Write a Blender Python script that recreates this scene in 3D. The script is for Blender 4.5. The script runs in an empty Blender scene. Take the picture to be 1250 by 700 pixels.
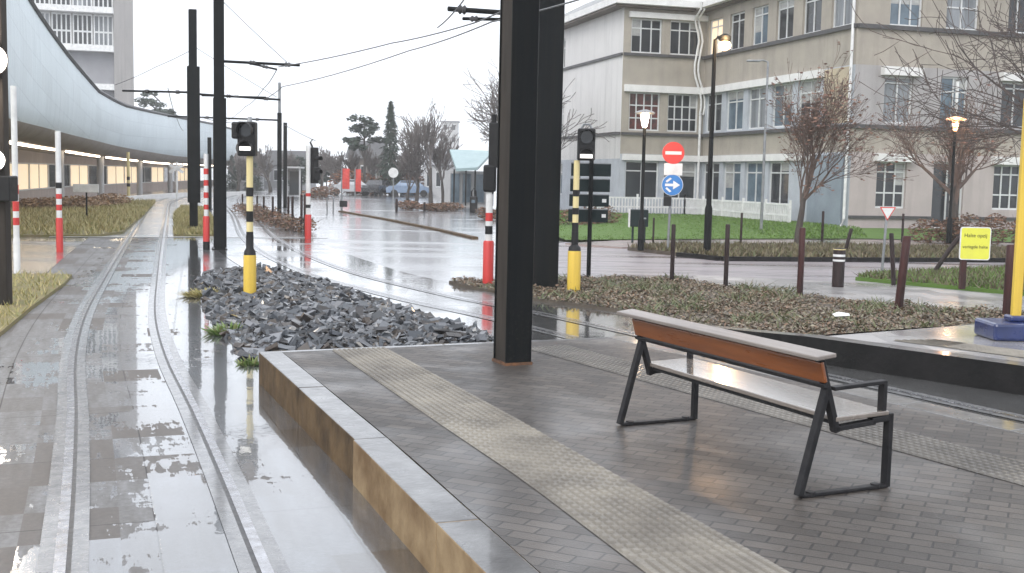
import bpy, math, random
from mathutils import Vector, Matrix, noise

R = math.radians
sc = bpy.context.scene
col = sc.collection
rnd = random.Random(7)

# ------------------------------------------------------------------ camera
F, CX, CY, EYE = 1400.0, 625.0, 350.0, 2.05
PITCH, ROLL = math.atan(135.0 / F), 0.021
ROT = (Matrix.Rotation(math.pi / 2 - PITCH, 3, 'X') @ Matrix.Rotation(ROLL, 3, 'Z'))
CAM = Vector((0, 0, EYE))

def ray(px, py):
    return ROT @ Vector(((px - CX) / F, -(py - CY) / F, -1.0))

def G(px, py, z=0.0):
    d = ray(px, py)
    return CAM + d * ((z - EYE) / d.z)

def V(px, py, Y):
    d = ray(px, py)
    return CAM + d * (Y / d.y)

def zat(p, py):
    a = ROT.transposed() @ (Vector((p[0], p[1], 0)) - CAM)
    b = ROT.transposed() @ Vector((0, 0, 1))
    k = (CY - py) / F
    return (-k * a.z - a.y) / (b.y + k * b.z)

cd = bpy.data.cameras.new('camera')
cam = bpy.data.objects.new('camera', cd)
col.objects.link(cam)
cam.location = CAM
cam.rotation_euler = ROT.to_euler()
cd.sensor_width = 36
cd.lens = F / 1250 * 36
cd.clip_start, cd.clip_end = 0.05, 4000
sc.camera = cam

# ------------------------------------------------------------------ mesh helpers
class MB:
    def __init__(s):
        s.v, s.f, s.m, s.uv = [], [], [], []
        s.cur = 0

    def add(s, verts, faces, m=None):
        o = len(s.v)
        s.v += [tuple(p) for p in verts]
        s.f += [tuple(i + o for i in f) for f in faces]
        s.m += [s.cur if m is None else m] * len(faces)
        return s

    def box(s, c, size, rz=0, m=None, rot=None):
        hx, hy, hz = size[0] / 2, size[1] / 2, size[2] / 2
        M = rot if rot is not None else Matrix.Rotation(rz, 3, 'Z')
        vs = [Vector(c) + M @ Vector((x * hx, y * hy, z * hz)) for z in (-1, 1) for y in (-1, 1) for x in (-1, 1)]
        return s.add(vs, [(0, 2, 3, 1), (4, 5, 7, 6), (0, 1, 5, 4), (2, 6, 7, 3), (0, 4, 6, 2), (1, 3, 7, 5)], m)

    def bar(s, a, b, w, h, up=(0, 0, 1), m=None):
        a, b = Vector(a), Vector(b)
        d = (b - a)
        L = d.length
        d = d / L
        upv = Vector(up)
        if abs(d.dot(upv)) > 0.98:
            upv = Vector((0, 1, 0))
        x = d.cross(upv).normalized()
        z = x.cross(d)
        M = Matrix((x, d, z)).transposed()
        return s.box((a + b) / 2, (w, L, h), m=m, rot=M)

    def tube(s, pts, rad, n=6, m=None, caps=True):
        pts = [Vector(p) for p in pts]
        if not hasattr(rad, '__len__'):
            rad = [rad] * len(pts)
        o = []
        ref = Vector((0, 0, 1))
        for i, p in enumerate(pts):
            d = pts[min(i + 1, len(pts) - 1)] - pts[max(i - 1, 0)]
            if d.length < 1e-9:
                d = Vector((0, 0, 1))
            d.normalize()
            r0 = ref if abs(d.dot(ref)) < 0.95 else Vector((1, 0, 0))
            x = d.cross(r0).normalized()
            y = d.cross(x)
            for k in range(n):
                a = 2 * math.pi * k / n
                o.append(p + (x * math.cos(a) + y * math.sin(a)) * rad[i])
        fs = []
        for i in range(len(pts) - 1):
            for k in range(n):
                k2 = (k + 1) % n
                fs.append((i * n + k, i * n + k2, (i + 1) * n + k2, (i + 1) * n + k))
        if caps:
            fs.append(tuple(range(n))[::-1])
            b = (len(pts) - 1) * n
            fs.append(tuple(range(b, b + n)))
        return s.add(o, fs, m)

    def cyl(s, a, b, r, r2=None, n=16, m=None):
        return s.tube([a, b], [r, r if r2 is None else r2], n, m)

    def lathe(s, c, prof, n=20, m=None):
        vs, fs = [], []
        for r, z in prof:
            for k in range(n):
                a = 2 * math.pi * k / n
                vs.append((c[0] + r * math.cos(a), c[1] + r * math.sin(a), c[2] + z))
        for i in range(len(prof) - 1):
            for k in range(n):
                k2 = (k + 1) % n
                fs.append((i * n + k, i * n + k2, (i + 1) * n + k2, (i + 1) * n + k))
        fs.append(tuple(range(n))[::-1])
        fs.append(tuple(range((len(prof) - 1) * n, len(prof) * n)))
        return s.add(vs, fs, m)

    def prism(s, poly, z0, z1, m=None):
        n = len(poly)
        a = sum(poly[i][0] * poly[(i + 1) % n][1] - poly[(i + 1) % n][0] * poly[i][1] for i in range(n))
        if a < 0:
            poly = poly[::-1]
        zz0 = z0 if hasattr(z0, '__len__') else [z0] * n
        zz1 = z1 if hasattr(z1, '__len__') else [z1] * n
        vs = [(p[0], p[1], z) for p, z in zip(poly, zz0)] + [(p[0], p[1], z) for p, z in zip(poly, zz1)]
        fs = [tuple(range(n))[::-1], tuple(range(n, 2 * n))]
        for i in range(n):
            j = (i + 1) % n
            fs.append((i, j, n + j, n + i))
        return s.add(vs, fs, m)

    def build(s, name, mats, parent=None, smooth=False, bevel=0, world=False, ang=40):
        me = bpy.data.meshes.new(name)
        off = Vector((0, 0, 0))
        if world and parent is not None:
            p = parent
            while p is not None:
                off += p.location
                p = p.parent
        me.from_pydata([tuple(Vector(v) - off) for v in s.v] if off.length else s.v, [], s.f)
        mats = mats if isinstance(mats, (list, tuple)) else [mats]
        for m in mats:
            me.materials.append(m)
        if len(mats) > 1:
            me.polygons.foreach_set('material_index', s.m)
        if smooth:
            me.polygons.foreach_set('use_smooth', [True] * len(me.polygons))
            me.set_sharp_from_angle(angle=R(ang))
        if s.uv:
            l = me.uv_layers.new(name='UVMap')
            for poly in me.polygons:
                for li in poly.loop_indices:
                    l.data[li].uv = s.uv[me.loops[li].vertex_index]
        me.update()
        o = bpy.data.objects.new(name, me)
        col.objects.link(o)
        if parent is not None:
            o.parent = parent
        if bevel:
            b = o.modifiers.new('bevel', 'BEVEL')
            b.width, b.segments, b.limit_method, b.angle_limit = bevel, 2, 'ANGLE', R(40)
        return o

def tag(o, label=None, cat=None, group=None, kind=None):
    if label: o['label'] = label
    if cat: o['category'] = cat
    if group: o['group'] = group
    if kind: o['kind'] = kind
    return o

def thing(name, label, cat, loc=(0, 0, 0), rz=0, group=None):
    o = bpy.data.objects.new(name, None)
    o.empty_display_size = 0.2
    col.objects.link(o)
    o.location = Vector(loc)
    o.rotation_euler = (0, 0, rz)
    return tag(o, label, cat, group)

def copy_tree(o, parent=None):
    c = o.copy()
    col.objects.link(c)
    if parent is not None:
        c.parent = parent
    for ch in list(o.children):
        copy_tree(ch, c)
    return c

# ------------------------------------------------------------------ materials
def nodes(name):
    m = bpy.data.materials.new(name)
    m.use_nodes = True
    nt = m.node_tree
    return m, nt, nt.nodes['Principled BSDF']

def N(nt, t, **kw):
    n = nt.nodes.new(t)
    for k, v in kw.items():
        setattr(n, k, v)
    return n

def ramp(nt, src, stops):
    r = N(nt, 'ShaderNodeValToRGB')
    el = r.color_ramp.elements
    while len(el) < len(stops):
        el.new(0.5)
    for e, (p, c) in zip(el, stops):
        e.position = p
        e.color = (c, c, c, 1) if not hasattr(c, '__len__') else (*c, 1)
    nt.links.new(src, r.inputs[0])
    return r.outputs[0]

def pnoise(nt, vec, scale, detail=5, rough=0.6):
    n = N(nt, 'ShaderNodeTexNoise')
    n.inputs['Scale'].default_value = scale
    n.inputs['Detail'].default_value = detail
    n.inputs['Roughness'].default_value = rough
    nt.links.new(vec, n.inputs['Vector'])
    return n.outputs['Fac']

def math_n(nt, op, a, b=None):
    n = N(nt, 'ShaderNodeMath', operation=op)
    for i, x in enumerate((a, b)):
        if x is None: continue
        if isinstance(x, (int, float)): n.inputs[i].default_value = x
        else: nt.links.new(x, n.inputs[i])
    return n.outputs[0]

def mixc(nt, fac, a, b, mode='MIX'):
    n = N(nt, 'ShaderNodeMix', data_type='RGBA', blend_type=mode)
    for i, x in ((0, fac), (6, a), (7, b)):
        if isinstance(x, (int, float)): n.inputs[i].default_value = x
        elif isinstance(x, tuple): n.inputs[i].default_value = (*x, 1)
        else: nt.links.new(x, n.inputs[i])
    return n.outputs[2]

def bump(nt, bs, h, strength, dist=0.02):
    b = N(nt, 'ShaderNodeBump')
    b.inputs['Strength'].default_value = strength
    b.inputs['Distance'].default_value = dist
    nt.links.new(h, b.inputs['Height'])
    nt.links.new(b.outputs[0], bs.inputs['Normal'])

def coords(nt, scale=(1, 1, 1), rot=(0, 0, 0), kind='Object'):
    t = N(nt, 'ShaderNodeTexCoord')
    mp = N(nt, 'ShaderNodeMapping')
    mp.inputs['Scale'].default_value = scale
    mp.inputs['Rotation'].default_value = rot
    nt.links.new(t.outputs[kind], mp.inputs['Vector'])
    return mp.outputs[0]

def pm(name, c1, c2=None, scale=6, rough=0.6, bmp=0.15, metal=0, coat=0, stretch=(1, 1, 1), rough2=None, spec=0.5):
    """painted / mineral surface: two tones by noise, varied gloss, fine bump"""
    m, nt, bs = nodes(name)
    v = coords(nt, stretch)
    c2 = c2 or tuple(x * 0.75 for x in c1)
    f = pnoise(nt, v, scale, 6)
    c = mixc(nt, ramp(nt, f, [(0.35, 0.0), (0.65, 1.0)]), c1, c2)
    nt.links.new(c, bs.inputs['Base Color'])
    r2 = rough2 if rough2 is not None else min(1, rough + 0.15)
    nt.links.new(ramp(nt, pnoise(nt, v, scale * 2.3, 4), [(0.3, rough), (0.7, r2)]), bs.inputs['Roughness'])
    bs.inputs['Metallic'].default_value = metal
    bs.inputs['Specular IOR Level'].default_value = spec
    if coat:
        bs.inputs['Coat Weight'].default_value = coat
        bs.inputs['Coat Roughness'].default_value = 0.08
    if bmp:
        bump(nt, bs, pnoise(nt, v, scale * 6, 4), bmp, 0.01)
    return m

def wallmat(name, c1, c2, scale):
    m, nt, bs = nodes(name)
    v = coords(nt)
    run = pnoise(nt, coords(nt, (2.2, 2.2, 0.16)), 1.0, 6, 0.65)
    blot = pnoise(nt, v, scale, 6)
    c = mixc(nt, ramp(nt, blot, [(0.3, 0.0), (0.7, 1.0)]), c1, c2)
    c = mixc(nt, ramp(nt, run, [(0.47, 0.0), (0.74, 0.4)]), c, tuple(x * 0.55 for x in c2))
    nt.links.new(c, bs.inputs['Base Color'])
    bs.inputs['Roughness'].default_value = 0.8
    bump(nt, bs, pnoise(nt, v, 25, 4), 0.25, 0.01)
    return m

def leafmat(name, cols, rough=0.6, trans=0.0):
    """colour chosen per loose leaf / stone by random per island"""
    m, nt, bs = nodes(name)
    g = N(nt, 'ShaderNodeNewGeometry')
    st = [(i / max(1, len(cols) - 1), c) for i, c in enumerate(cols)]
    nt.links.new(ramp(nt, g.outputs['Random Per Island'], st), bs.inputs['Base Color'])
    bs.inputs['Roughness'].default_value = rough
    return m

def emis(name, c, s):
    m, nt, bs = nodes(name)
    bs.inputs['Base Color'].default_value = (*c, 1)
    bs.inputs['Emission Color'].default_value = (*c, 1)
    bs.inputs['Emission Strength'].default_value = s
    return m

def wet_ground(name, c1, c2, wet_lo, wet_hi, pud_scale=0.35, grain=60, mortar=None, rot=0, stretch=(1, 1, 1), film_rough=0.06, bmp=0.25, base_rough=0.45, coatmin=0.35, coatr=0.28):
    """rough base under a water film that is thick and flat in the puddles and thin elsewhere"""
    m, nt, bs = nodes(name)
    v = coords(nt)
    vr = coords(nt, (1, 1, 1), (0, 0, rot))
    vs = coords(nt, stretch, (0, 0, rot))
    big = pnoise(nt, vs, pud_scale, 5, 0.55)
    wet = ramp(nt, big, [(wet_lo, 0.0), (wet_hi, 1.0)])
    fine = pnoise(nt, v, grain, 3)
    mid = pnoise(nt, vs, 2.1, 6)
    c = mixc(nt, ramp(nt, mid, [(0.3, 0.0), (0.7, 1.0)]), c1, c2)
    c = mixc(nt, 0.35, c, mixc(nt, fine, tuple(x * 0.55 for x in c1), tuple(min(1, x * 1.5) for x in c2)))
    h = math_n(nt, 'MULTIPLY', fine, 0.35)
    if mortar:
        bw, bh, mcol = mortar
        b = N(nt, 'ShaderNodeTexBrick')
        b.inputs['Scale'].default_value = 1
        b.inputs['Brick Width'].default_value = bw
        b.inputs['Row Height'].default_value = bh
        b.inputs['Mortar Size'].default_value = 0.006
        b.inputs['Mortar Smooth'].default_value = 0.3
        b.inputs['Color1'].default_value = (0.62, 0.61, 0.6, 1)
        b.inputs['Color2'].default_value = (1.3, 1.27, 1.22, 1)
        b.inputs['Mortar'].default_value = (mcol, mcol, mcol, 1)
        nt.links.new(vr, b.inputs['Vector'])
        c = mixc(nt, 1.0, c, b.outputs['Color'], 'MULTIPLY')
        h = math_n(nt, 'SUBTRACT', h, math_n(nt, 'MULTIPLY', b.outputs['Fac'], 0.8))
    nt.links.new(c, bs.inputs['Base Color'])
    nt.links.new(ramp(nt, wet, [(0, base_rough), (1, 0.12)]), bs.inputs['Roughness'])
    nt.links.new(ramp(nt, wet, [(0, coatmin), (1, 1.0)]), bs.inputs['Coat Weight'])
    nt.links.new(ramp(nt, wet, [(0, coatr), (1, film_rough)]), bs.inputs['Coat Roughness'])
    bs.inputs['Coat IOR'].default_value = 1.45
    hh = math_n(nt, 'MULTIPLY', h, ramp(nt, wet, [(0, 1.0), (1, 0.3)]))
    bump(nt, bs, hh, bmp, 0.012)
    # the film itself has slow ripples
    b2 = N(nt, 'ShaderNodeBump')
    b2.inputs['Strength'].default_value = 0.06
    b2.inputs['Distance'].default_value = 0.02
    nt.links.new(math_n(nt, 'ADD', pnoise(nt, v, 5, 3), math_n(nt, 'MULTIPLY', h, 0.3)), b2.inputs['Height'])
    nt.links.new(b2.outputs[0], bs.inputs['Coat Normal'])
    return m

def track_slab(name):
    m, nt, bs = nodes(name)
    uv = coords(nt, kind='UV')
    # cells of concrete slabs
    def cells(sx, sy, off=0.0):
        mp = N(nt, 'ShaderNodeMapping')
        mp.inputs['Scale'].default_value = (sx, sy, 1)
        mp.inputs['Location'].default_value = (off, off, 0)
        nt.links.new(uv, mp.inputs['Vector'])
        fl = N(nt, 'ShaderNodeVectorMath', operation='FLOOR')
        nt.links.new(mp.outputs[0], fl.inputs[0])
        w = N(nt, 'ShaderNodeTexWhiteNoise')
        nt.links.new(fl.outputs[0], w.inputs['Vector'])
        return w.outputs['Value']
    slab = cells(1 / 1.6, 1 / 0.53)
    small = cells(1 / 0.62, 1 / 0.53, 0.37)
    n1 = pnoise(nt, uv, 0.8, 5)
    sx = coords(nt, (1, 6, 1), kind='UV')
    streak = pnoise(nt, sx, 1.5, 5)
    acr = pnoise(nt, coords(nt, (9, 1.2, 1), kind='UV'), 1.0, 4)
    sep = N(nt, 'ShaderNodeSeparateXYZ')
    nt.links.new(uv, sep.inputs[0])
    fineb = pnoise(nt, coords(nt, (2.2, 14, 1), kind='UV'), 1.0, 6, 0.7)
    grit = pnoise(nt, uv, 22, 4, 0.7)
    k = math_n(nt, 'ADD', n1, math_n(nt, 'MULTIPLY', slab, 0.1))
    k = math_n(nt, 'ADD', k, math_n(nt, 'MULTIPLY', acr, 0.35))
    k = math_n(nt, 'ADD', k, math_n(nt, 'MULTIPLY', fineb, 0.62))
    k = math_n(nt, 'ADD', k, math_n(nt, 'MULTIPLY', small, -0.2))
    k = math_n(nt, 'ADD', k, math_n(nt, 'ADD', math_n(nt, 'MULTIPLY', sep.outputs['Y'], 0.2), 0.1))
    wet = ramp(nt, k, [(0.99, 0.0), (1.06, 0.75), (1.14, 1.0)])
    c = mixc(nt, ramp(nt, streak, [(0.3, 0.0), (0.7, 1.0)]), (0.25, 0.25, 0.255), (0.13, 0.122, 0.115))
    c = mixc(nt, ramp(nt, small, [(0.0, 0.0), (0.6, 0.1), (0.8, 0.7), (1.0, 0.85)]), c, (0.09, 0.07, 0.055))
    c = mixc(nt, ramp(nt, grit, [(0.35, 0.5), (0.65, 0.0)]), c, (0.06, 0.055, 0.05))
    b = N(nt, 'ShaderNodeTexBrick')
    b.offset = 0.0
    b.inputs['Scale'].default_value = 1
    b.inputs['Brick Width'].default_value = 1.6
    b.inputs['Row Height'].default_value = 0.53
    b.inputs['Mortar Size'].default_value = 0.006
    b.inputs['Color1'].default_value = (1, 1, 1, 1)
    b.inputs['Color2'].default_value = (0.95, 0.95, 0.95, 1)
    b.inputs['Mortar'].default_value = (0.22, 0.2, 0.19, 1)
    nt.links.new(uv, b.inputs['Vector'])
    c = mixc(nt, 1.0, c, b.outputs['Color'], 'MULTIPLY')
    c = mixc(nt, wet, c, mixc(nt, 1.0, c, (0.6, 0.64, 0.69), 'MULTIPLY'))
    nt.links.new(c, bs.inputs['Base Color'])
    nt.links.new(ramp(nt, wet, [(0, 0.62), (1, 0.16)]), bs.inputs['Roughness'])
    nt.links.new(ramp(nt, wet, [(0, 0.1), (1, 1.0)]), bs.inputs['Coat Weight'])
    nt.links.new(ramp(nt, wet, [(0, 0.34), (1, 0.03)]), bs.inputs['Coat Roughness'])
    bs.inputs['Coat IOR'].default_value = 1.45
    g = pnoise(nt, uv, 45, 3)
    hh = math_n(nt, 'SUBTRACT', math_n(nt, 'MULTIPLY', g, 0.3), math_n(nt, 'MULTIPLY', b.outputs['Fac'], 0.5))
    bump(nt, bs, hh, 0.25, 0.01)
    b2 = N(nt, 'ShaderNodeBump')
    b2.inputs['Strength'].default_value = 0.05
    b2.inputs['Distance'].default_value = 0.02
    nt.links.new(pnoise(nt, uv, 4, 3), b2.inputs['Height'])
    nt.links.new(b2.outputs[0], bs.inputs['Coat Normal'])
    return m

M = {}
PROT = R(25)
M['asphalt'] = wet_ground('wet_asphalt', (0.22, 0.215, 0.222), (0.14, 0.137, 0.145), 0.22, 0.5, 0.22, 70, film_rough=0.2, stretch=(0.3, 2.6, 1), bmp=0.25, coatmin=0.6, coatr=0.36, base_rough=0.4)
M['concrete_road'] = wet_ground('wet_pale_road', (0.33, 0.305, 0.325), (0.23, 0.21, 0.225), 0.42, 0.7, 0.3, 50, film_rough=0.16, stretch=(0.3, 2.4, 1), bmp=0.15, coatmin=0.12, coatr=0.35, base_rough=0.5)
M['ground'] = wet_ground('wet_earth_ground', (0.07, 0.07, 0.07), (0.05, 0.05, 0.045), 0.3, 0.6, 0.05, 30, film_rough=0.15)
M['bed'] = wet_ground('wet_track_concrete', (0.14, 0.14, 0.14), (0.09, 0.088, 0.085), 0.3, 0.5, 0.45, 60, film_rough=0.05, coatmin=0.6)
M['slab'] = track_slab('wet_track_slab')
M['paver'] = wet_ground('wet_block_paving', (0.092, 0.08, 0.071), (0.044, 0.037, 0.032), 0.48, 0.8, 0.5, 90, mortar=(0.21, 0.105, 0.28), rot=PROT, bmp=1.0, base_rough=0.62, coatmin=0.08, film_rough=0.12)
M['path'] = wet_ground('wet_path_concrete', (0.34, 0.335, 0.34), (0.25, 0.245, 0.25), 0.4, 0.7, 0.4, 60, mortar=(0.6, 0.6, 0.7), film_rough=0.14, coatmin=0.12, coatr=0.35)
M['redpath'] = wet_ground('wet_reddish_path', (0.36, 0.29, 0.27), (0.28, 0.225, 0.21), 0.35, 0.65, 0.4, 60, film_rough=0.12)
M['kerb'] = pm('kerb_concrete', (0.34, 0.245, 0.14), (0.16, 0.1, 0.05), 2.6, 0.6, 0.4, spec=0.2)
M['kerbdark'] = pm('kerb_dark_brown_concrete', (0.14, 0.092, 0.048), (0.055, 0.036, 0.02), 3, 0.6, 0.4, spec=0.15)  # darker brown for the far platform blocks and the median
M['kerbtop'] = pm('kerb_top_stone', (0.13, 0.127, 0.124), (0.045, 0.042, 0.04), 3.0, 0.25, 0.5, coat=0.55)
M['darkkerb'] = pm('black_kerb_concrete', (0.014, 0.013, 0.013), (0.007, 0.007, 0.007), 3, 0.6, 0.3, spec=0.2)  # near-black concrete of the opposite platform and verge kerbs
M['tactile'] = pm('tactile_tile', (0.26, 0.235, 0.195), (0.13, 0.116, 0.098), 1.9, 0.5, 0.4, coat=0.1)
M['tactiledark'] = pm('worn_grey_tactile_tile', (0.18, 0.165, 0.145), (0.09, 0.082, 0.073), 1.9, 0.45, 0.4, coat=0.15)
M['steel'] = pm('worn_rail_steel', (0.5, 0.5, 0.52), (0.32, 0.31, 0.31), 9, 0.16, 0.05, metal=1)
M['groove'] = pm('rail_groove', (0.02, 0.02, 0.022), (0.035, 0.03, 0.028), 8, 0.3, 0.1)
M['filler'] = pm('rail_edge_filler', (0.1, 0.1, 0.105), (0.19, 0.188, 0.185), 7, 0.2, 0.5, coat=0.75, rough2=0.5)
M['white_line'] = pm('road_marking_white', (0.7, 0.7, 0.69), (0.45, 0.45, 0.44), 5, 0.3, 0.15, coat=0.6)
def mastmat(name, c1, c2, dirt, spec=0.09, rough=(0.4, 0.6)):
    m, nt, bs = nodes(name)
    v = coords(nt)
    run = pnoise(nt, coords(nt, (14, 14, 0.5)), 1.0, 6, 0.7)
    speck = pnoise(nt, v, 38, 4, 0.75)
    c = mixc(nt, ramp(nt, run, [(0.4, 0.0), (0.7, 1.0)]), c1, c2)
    sep = N(nt, 'ShaderNodeSeparateXYZ')
    nt.links.new(v, sep.inputs[0])
    low = ramp(nt, math_n(nt, 'MULTIPLY', sep.outputs['Z'], 1.0), [(0.0, 1.0), (0.6, 0.25), (1.0, 0.1)])
    c = mixc(nt, math_n(nt, 'MULTIPLY', ramp(nt, speck, [(0.56, 0.0), (0.72, 0.45)]), low), c, dirt)
    nt.links.new(c, bs.inputs['Base Color'])
    nt.links.new(ramp(nt, run, [(0.3, rough[0]), (0.7, rough[1])]), bs.inputs['Roughness'])
    bs.inputs['Specular IOR Level'].default_value = spec
    bump(nt, bs, speck, 0.12, 0.004)
    return m
M['mast'] = mastmat('dark_mast_paint', (0.006, 0.0075, 0.0085), (0.011, 0.0115, 0.011), (0.07, 0.06, 0.05))
M['mastbrown'] = pm('mast_lit_face_brown', (0.05, 0.042, 0.036), (0.028, 0.024, 0.021), 4, 0.5, 0.12, stretch=(1, 1, 0.2), spec=0.12)  # paler brown puts the light on the post's left face into colour
M['rust'] = pm('rusty_steel', (0.19, 0.08, 0.03), (0.06, 0.035, 0.025), 14, 0.6, 0.4)
M['black'] = pm('black_plastic', (0.008, 0.008, 0.009), (0.013, 0.013, 0.014), 5, 0.4, 0.05, spec=0.3)
M['yellow'] = mastmat('yellow_paint', (0.72, 0.5, 0.07), (0.6, 0.4, 0.06), (0.16, 0.11, 0.05), 0.4, (0.28, 0.42))
M['paleyellow'] = mastmat('faded_yellow_paint', (0.74, 0.63, 0.32), (0.58, 0.48, 0.24), (0.3, 0.25, 0.14), 0.4, (0.3, 0.45))
M['signyellow'] = pm('yellow_sign_face', (0.72, 0.72, 0.07), (0.66, 0.65, 0.08), 3, 0.3, 0.02)
M['white'] = pm('white_paint', (0.78, 0.78, 0.77), (0.62, 0.62, 0.61), 4, 0.35, 0.06)
M['red'] = mastmat('red_paint', (0.6, 0.05, 0.045), (0.46, 0.035, 0.032), (0.2, 0.07, 0.05), 0.4, (0.28, 0.45))
M['signred'] = pm('red_sign_face', (0.68, 0.05, 0.04), (0.6, 0.05, 0.04), 3, 0.3, 0.02)
M['signblue'] = pm('blue_sign_face', (0.05, 0.22, 0.55), (0.04, 0.18, 0.48), 3, 0.3, 0.02)
M['navy'] = pm('navy_plastic', (0.015, 0.03, 0.13), (0.01, 0.02, 0.08), 5, 0.25, 0.05, coat=0.4)
M['galv'] = pm('galvanised_steel', (0.32, 0.33, 0.34), (0.22, 0.23, 0.24), 6, 0.35, 0.05, metal=0.7)
M['signdark'] = pm('dark_sign_panel', (0.006, 0.015, 0.017), (0.009, 0.019, 0.02), 3, 0.4, 0.02, spec=0.2)
M['postwood'] = pm('dark_stained_wood', (0.03, 0.016, 0.015), (0.014, 0.009, 0.009), 8, 0.5, 0.3, stretch=(1, 1, 0.15), spec=0.3)
M['postred'] = pm('red_brown_stained_wood', (0.06, 0.018, 0.016), (0.022, 0.01, 0.009), 8, 0.5, 0.3, stretch=(1, 1, 0.15), spec=0.3)
M['benchwood'] = pm('orange_varnished_wood', (0.27, 0.08, 0.016), (0.15, 0.042, 0.009), 9, 0.25, 0.12, stretch=(0.12, 1, 1), coat=0.4)
M['benchtop'] = pm('weathered_wet_wood', (0.235, 0.2, 0.175), (0.165, 0.14, 0.12), 7, 0.16, 0.1, stretch=(0.15, 1, 1), coat=1.0)
M['railwood'] = pm('weathered_rail_wood', (0.27, 0.235, 0.21), (0.17, 0.145, 0.13), 7, 0.42, 0.2, stretch=(0.15, 1, 1), coat=0.2)
M['frame'] = pm('dark_grey_steel', (0.013, 0.013, 0.015), (0.024, 0.023, 0.024), 9, 0.45, 0.15, spec=0.2)
M['slate'] = leafmat('wet_slate', [(0.035, 0.039, 0.046), (0.09, 0.098, 0.11), (0.038, 0.04, 0.044), (0.15, 0.158, 0.172), (0.02, 0.021, 0.023), (0.055, 0.048, 0.044), (0.2, 0.205, 0.22), (0.045, 0.05, 0.06), (0.09, 0.07, 0.055)], 0.16)
M['bedgreen'] = leafmat('bed_plants', [(0.1, 0.14, 0.05), (0.16, 0.17, 0.08), (0.07, 0.1, 0.04), (0.2, 0.17, 0.1)], 0.5)
M['soil'] = pm('damp_soil', (0.07, 0.055, 0.042), (0.1, 0.082, 0.06), 3, 0.7, 0.8)
M['leaflitter'] = leafmat('leaf_litter', [(0.17, 0.105, 0.065), (0.14, 0.115, 0.075), (0.24, 0.145, 0.09), (0.17, 0.15, 0.11), (0.07, 0.055, 0.042), (0.33, 0.28, 0.2), (0.11, 0.115, 0.06), (0.2, 0.115, 0.07), (0.22, 0.2, 0.17)], 0.5)
M['grassbase'] = pm('grass_soil', (0.17, 0.16, 0.06), (0.2, 0.16, 0.08), 2, 0.8, 0.7)
M['lawnbase'] = pm('lawn_soil', (0.09, 0.17, 0.025), (0.075, 0.14, 0.022), 1.5, 0.8, 0.5)
M['grass'] = leafmat('grass_blades', [(0.09, 0.17, 0.025), (0.12, 0.22, 0.03), (0.075, 0.14, 0.022), (0.15, 0.22, 0.045)], 0.5)
M['glaregrass'] = leafmat('glare_tan_grass_blades', [(0.4, 0.33, 0.15), (0.28, 0.26, 0.09), (0.5, 0.41, 0.22), (0.2, 0.21, 0.07), (0.45, 0.36, 0.17)], 0.6)  # grass blades, with the tan of window glare put into their colour
M['vergeleaf'] = leafmat('verge_growth', [(0.13, 0.12, 0.06), (0.1, 0.08, 0.05), (0.16, 0.13, 0.07), (0.09, 0.11, 0.04)], 0.6)
M['bark'] = pm('bark_grey_brown', (0.075, 0.062, 0.052), (0.04, 0.033, 0.03), 9, 0.7, 0.6, stretch=(1, 1, 0.3))
M['twig'] = pm('twig_brown', (0.085, 0.062, 0.055), (0.05, 0.04, 0.036), 3, 0.7, 0)
M['twighazed'] = pm('twig_hazed_grey', (0.17, 0.15, 0.14), (0.1, 0.085, 0.08), 3, 0.7, 0)  # distance haze put into the twig colour
M['twigred'] = pm('twig_red_brown', (0.15, 0.105, 0.085), (0.085, 0.062, 0.052), 3, 0.7, 0)
M['redleaf'] = leafmat('lingering_red_leaves', [(0.22, 0.115, 0.09), (0.16, 0.095, 0.075), (0.26, 0.15, 0.1), (0.12, 0.075, 0.06)], 0.6)
M['needle'] = leafmat('conifer_needles', [(0.022, 0.045, 0.028), (0.035, 0.06, 0.035), (0.016, 0.03, 0.02), (0.05, 0.072, 0.045)], 0.6)
M['hedgebrown'] = leafmat('brown_hedge_leaves', [(0.2, 0.1, 0.06), (0.14, 0.085, 0.055), (0.25, 0.125, 0.07), (0.1, 0.065, 0.045), (0.17, 0.13, 0.07)], 0.6)
M['hedgetan'] = leafmat('tan_shrub_leaves', [(0.34, 0.2, 0.11), (0.25, 0.16, 0.09), (0.4, 0.26, 0.15), (0.18, 0.12, 0.07)], 0.6)
M['hedgeorange'] = leafmat('orange_hedge_leaves', [(0.24, 0.085, 0.03), (0.16, 0.06, 0.028), (0.1, 0.05, 0.03), (0.3, 0.13, 0.04)], 0.6)
M['weed'] = leafmat('weed_leaves', [(0.14, 0.23, 0.05), (0.09, 0.16, 0.035), (0.2, 0.26, 0.08), (0.18, 0.17, 0.07)], 0.5)
# buildings
M['wallwhite'] = wallmat('pale_render', (0.66, 0.645, 0.63), (0.6, 0.585, 0.57), 0.6)
M['wallbeige'] = wallmat('beige_brick_panel', (0.39, 0.35, 0.295), (0.32, 0.288, 0.245), 1.3)
M['wallgrey'] = wallmat('grey_lilac_render', (0.385, 0.365, 0.36), (0.32, 0.303, 0.3), 1.0)
M['wallpink'] = wallmat('pinkish_grey_render', (0.47, 0.41, 0.395), (0.4, 0.35, 0.335), 1.0)
M['pierblue'] = pm('pale_blue_grey_pier', (0.46, 0.49, 0.53), (0.38, 0.405, 0.44), 1.5, 0.55, 0.1)
M['trim'] = pm('white_concrete_trim', (0.76, 0.75, 0.73), (0.66, 0.65, 0.635), 2, 0.6, 0.1)
M['ledge'] = pm('dark_ledge', (0.075, 0.072, 0.075), (0.05, 0.05, 0.05), 3, 0.5, 0.1)
M['frameW'] = pm('white_window_frame', (0.66, 0.67, 0.67), (0.56, 0.57, 0.57), 3, 0.4, 0)
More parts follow.
